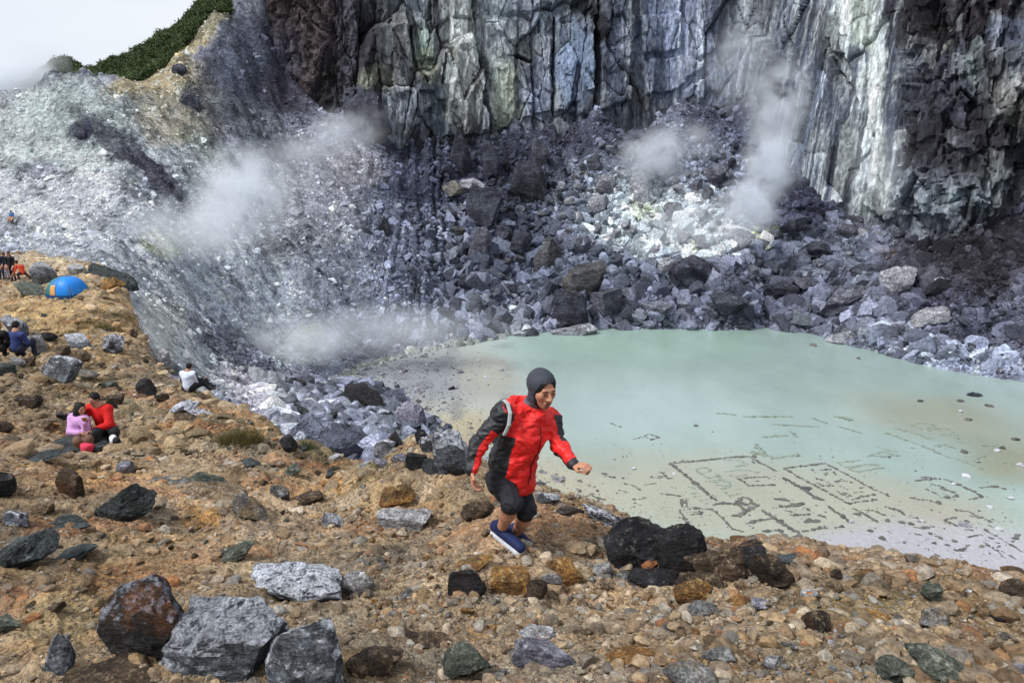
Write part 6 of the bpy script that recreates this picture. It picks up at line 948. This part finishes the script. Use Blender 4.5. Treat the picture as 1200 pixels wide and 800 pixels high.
st = dict(pel=(0, 0, .92), neck=(0, 0, 1.42), head=(0, -.02, 1.58), shR=(-.18, 0, 1.36), shL=(.18, 0, 1.36), elR=(-.24, -.04, 1.10), wrR=(-.16, -.18, .98), elL=(.24, -.02, 1.10), wrL=(.20, -.14, .92), knR=(-.09, -.03, .50), anR=(-.10, 0, .08), toR=(-.11, -.15, .04), knL=(.09, -.03, .50), anL=(.10, 0, .08), toL=(.11, -.15, .04))
G = 'hikers standing together left of the tent'
def vary(p, dx, sp=1.0): return {k_: (v[0] * sp + dx * v[2] * .1, v[1], v[2]) for k_, v in p.items()}
figure((3, 327), 'hiker in navy with pale trousers at the far left of the group', vary(st, .1), (.3, -.9, -.2), dict(top=lin(30, 34, 56), leg=lin(54, 58, 84)), .026, group=G)
figure((9, 327), 'hiker in black with light grey trousers, second from the left of the group', vary(st, -.2, .9), (-.3, -.9, -.2), dict(top=lin(24, 26, 34), leg=lin(160, 156, 170)), .026, group=G)
figure((17, 330), 'tallest hiker all in black, third from the left of the group', vary(st, -.6), (.5, -.8, -.2), dict(top=lin(20, 20, 26), leg=lin(28, 30, 48)), .026, group=G, scale=1.1, hair_long=True)
kn_ = dict(pel=(0, 0, .50), neck=(-.16, 0, .98), head=(-.30, -.02, 1.14), shR=(-.28, -.10, .92), shL=(.0, .10, .92), elR=(-.34, -.14, .66), wrR=(-.44, -.20, .50), elL=(.02, .08, .66), wrL=(-.20, -.06, .52), knR=(-.20, -.20, .42), anR=(-.10, -.22, .05), toR=(-.22, -.26, .04), knL=(.26, .05, .32), anL=(.55, .05, .06), toL=(.66, .02, .05))
figure((28, 329), 'hiker in an orange red jacket crouching with one leg stretched out', kn_, (-.7, -.6, -.2), dict(top=lin(206, 74, 48), leg=lin(56, 28, 34)), .024, group=G)
figure((15, 264), 'tiny distant walker in blue at the top of the plateau', vary(st, .3), (.5, .8, 0), dict(top=lin(70, 120, 170), leg=lin(40, 70, 90)), .05)
print('people', round(time.time() - T0, 1))
# ================================================================== STEAM FROM THE FUMAROLES
def steam_mat(name, dens, sc, seed, col=(.93, .957, 1)):
    m = bpy.data.materials.new(name); m.use_nodes = True; t = m.node_tree; t.nodes.clear(); out = t.nodes.new('ShaderNodeOutputMaterial'); pv = t.nodes.new('ShaderNodeVolumePrincipled'); pv.inputs['Color'].default_value = (*col, 1); pv.inputs['Anisotropy'].default_value = .1
    tc = t.nodes.new('ShaderNodeTexCoord'); ln = t.nodes.new('ShaderNodeVectorMath'); ln.operation = 'LENGTH'; t.links.new(tc.outputs['Object'], ln.inputs[0])
    mr = t.nodes.new('ShaderNodeMapRange'); mr.inputs[1].default_value = 1.0; mr.inputs[2].default_value = .15; t.links.new(ln.outputs[1], mr.inputs[0]); mr.interpolation_type = 'SMOOTHSTEP'
    g = t.nodes.new('ShaderNodeNewGeometry'); nz = t.nodes.new('ShaderNodeTexNoise'); nz.inputs['Scale'].default_value = sc; nz.inputs['Detail'].default_value = 4; nz.inputs['Distortion'].default_value = .4; t.links.new(g.outputs['Position'], nz.inputs[0])
    m2 = t.nodes.new('ShaderNodeMapRange'); m2.inputs[1].default_value = .36; m2.inputs[2].default_value = .62; t.links.new(nz.outputs[0], m2.inputs[0])
    a = t.nodes.new('ShaderNodeMath'); a.operation = 'MULTIPLY'; t.links.new(mr.outputs[0], a.inputs[0]); t.links.new(m2.outputs[0], a.inputs[1]); b = t.nodes.new('ShaderNodeMath'); b.operation = 'MULTIPLY'; b.inputs[1].default_value = dens; t.links.new(a.outputs[0], b.inputs[0]); t.links.new(b.outputs[0], pv.inputs['Density']); t.links.new(pv.outputs[0], out.inputs['Volume']); return m
PUFF = [(283, 218, 100, 8, 6, 7, 20, .26, 'thickest white steam puff over the middle of the left slope'), (262, 262, 96, 14, 6, 6, 15, .10, 'trailing steam left of and below the thick puff'), (330, 200, 112, 12, 6, 6, 20, .07, 'thin steam right of the thick puff'), (395, 160, 138, 13, 6, 6, 15, .13, 'steam drifting under the dark gully'),
        (350, 404, 88, 8, 5, 4, 0, .26, 'low steam over the yellow vent near the sand flat'), (765, 185, 146, 9, 6, 7, 0, .20, 'lilac steam above the square white block'), (800, 165, 148, 10, 5, 5, 0, .12, 'fainter steam right of the lilac steam'), (882, 240, 128, 6.5, 5, 6, -10, .40, 'bottom of the tall steam column against the cliff'), (905, 190, 130, 6.5, 5, 8, 5, .36, 'middle of the tall steam column against the cliff'),
        (912, 125, 134, 7, 5, 10, -8, .26, 'top of the tall steam column against the cliff'), (870, 80, 142, 9, 5, 10, 10, .12, 'faint steam fading up the cliff above the column'), (10, 104, 150, 15, 8, 7, 30, .30, 'white steam behind the left skyline'), (450, 388, 92, 24, 6, 4.5, 0, .10, 'thin steam sheet over the sand flat'), (205, 270, 88, 14, 5, 5, 20, .14, 'thin steam over the sulphur stained mound side'),
        (1030, 195, 112, 6, 4, 7, 0, .07, 'faint steam at the streaked wall'), (825, 262, 116, 12, 5, 6, 0, .12, 'thin steam over the pale rubble')]
for (px, py, Y, rx, ry, rz, roll, dn, lab) in PUFF:
    V, Fc = ICO[3]; me = np_mesh('steam', V, Fc, True); o = link('steam', me, steam_mat('steam', dn * 1.7, 4.0 / (rx + rz), px), None, at(px, py, Y)); o.scale = (rx, ry, rz); o.rotation_euler = (0, math.radians(-roll), 0); tag(o, lab, 'steam', kind='stuff')
print('done', round(time.time() - T0, 1))
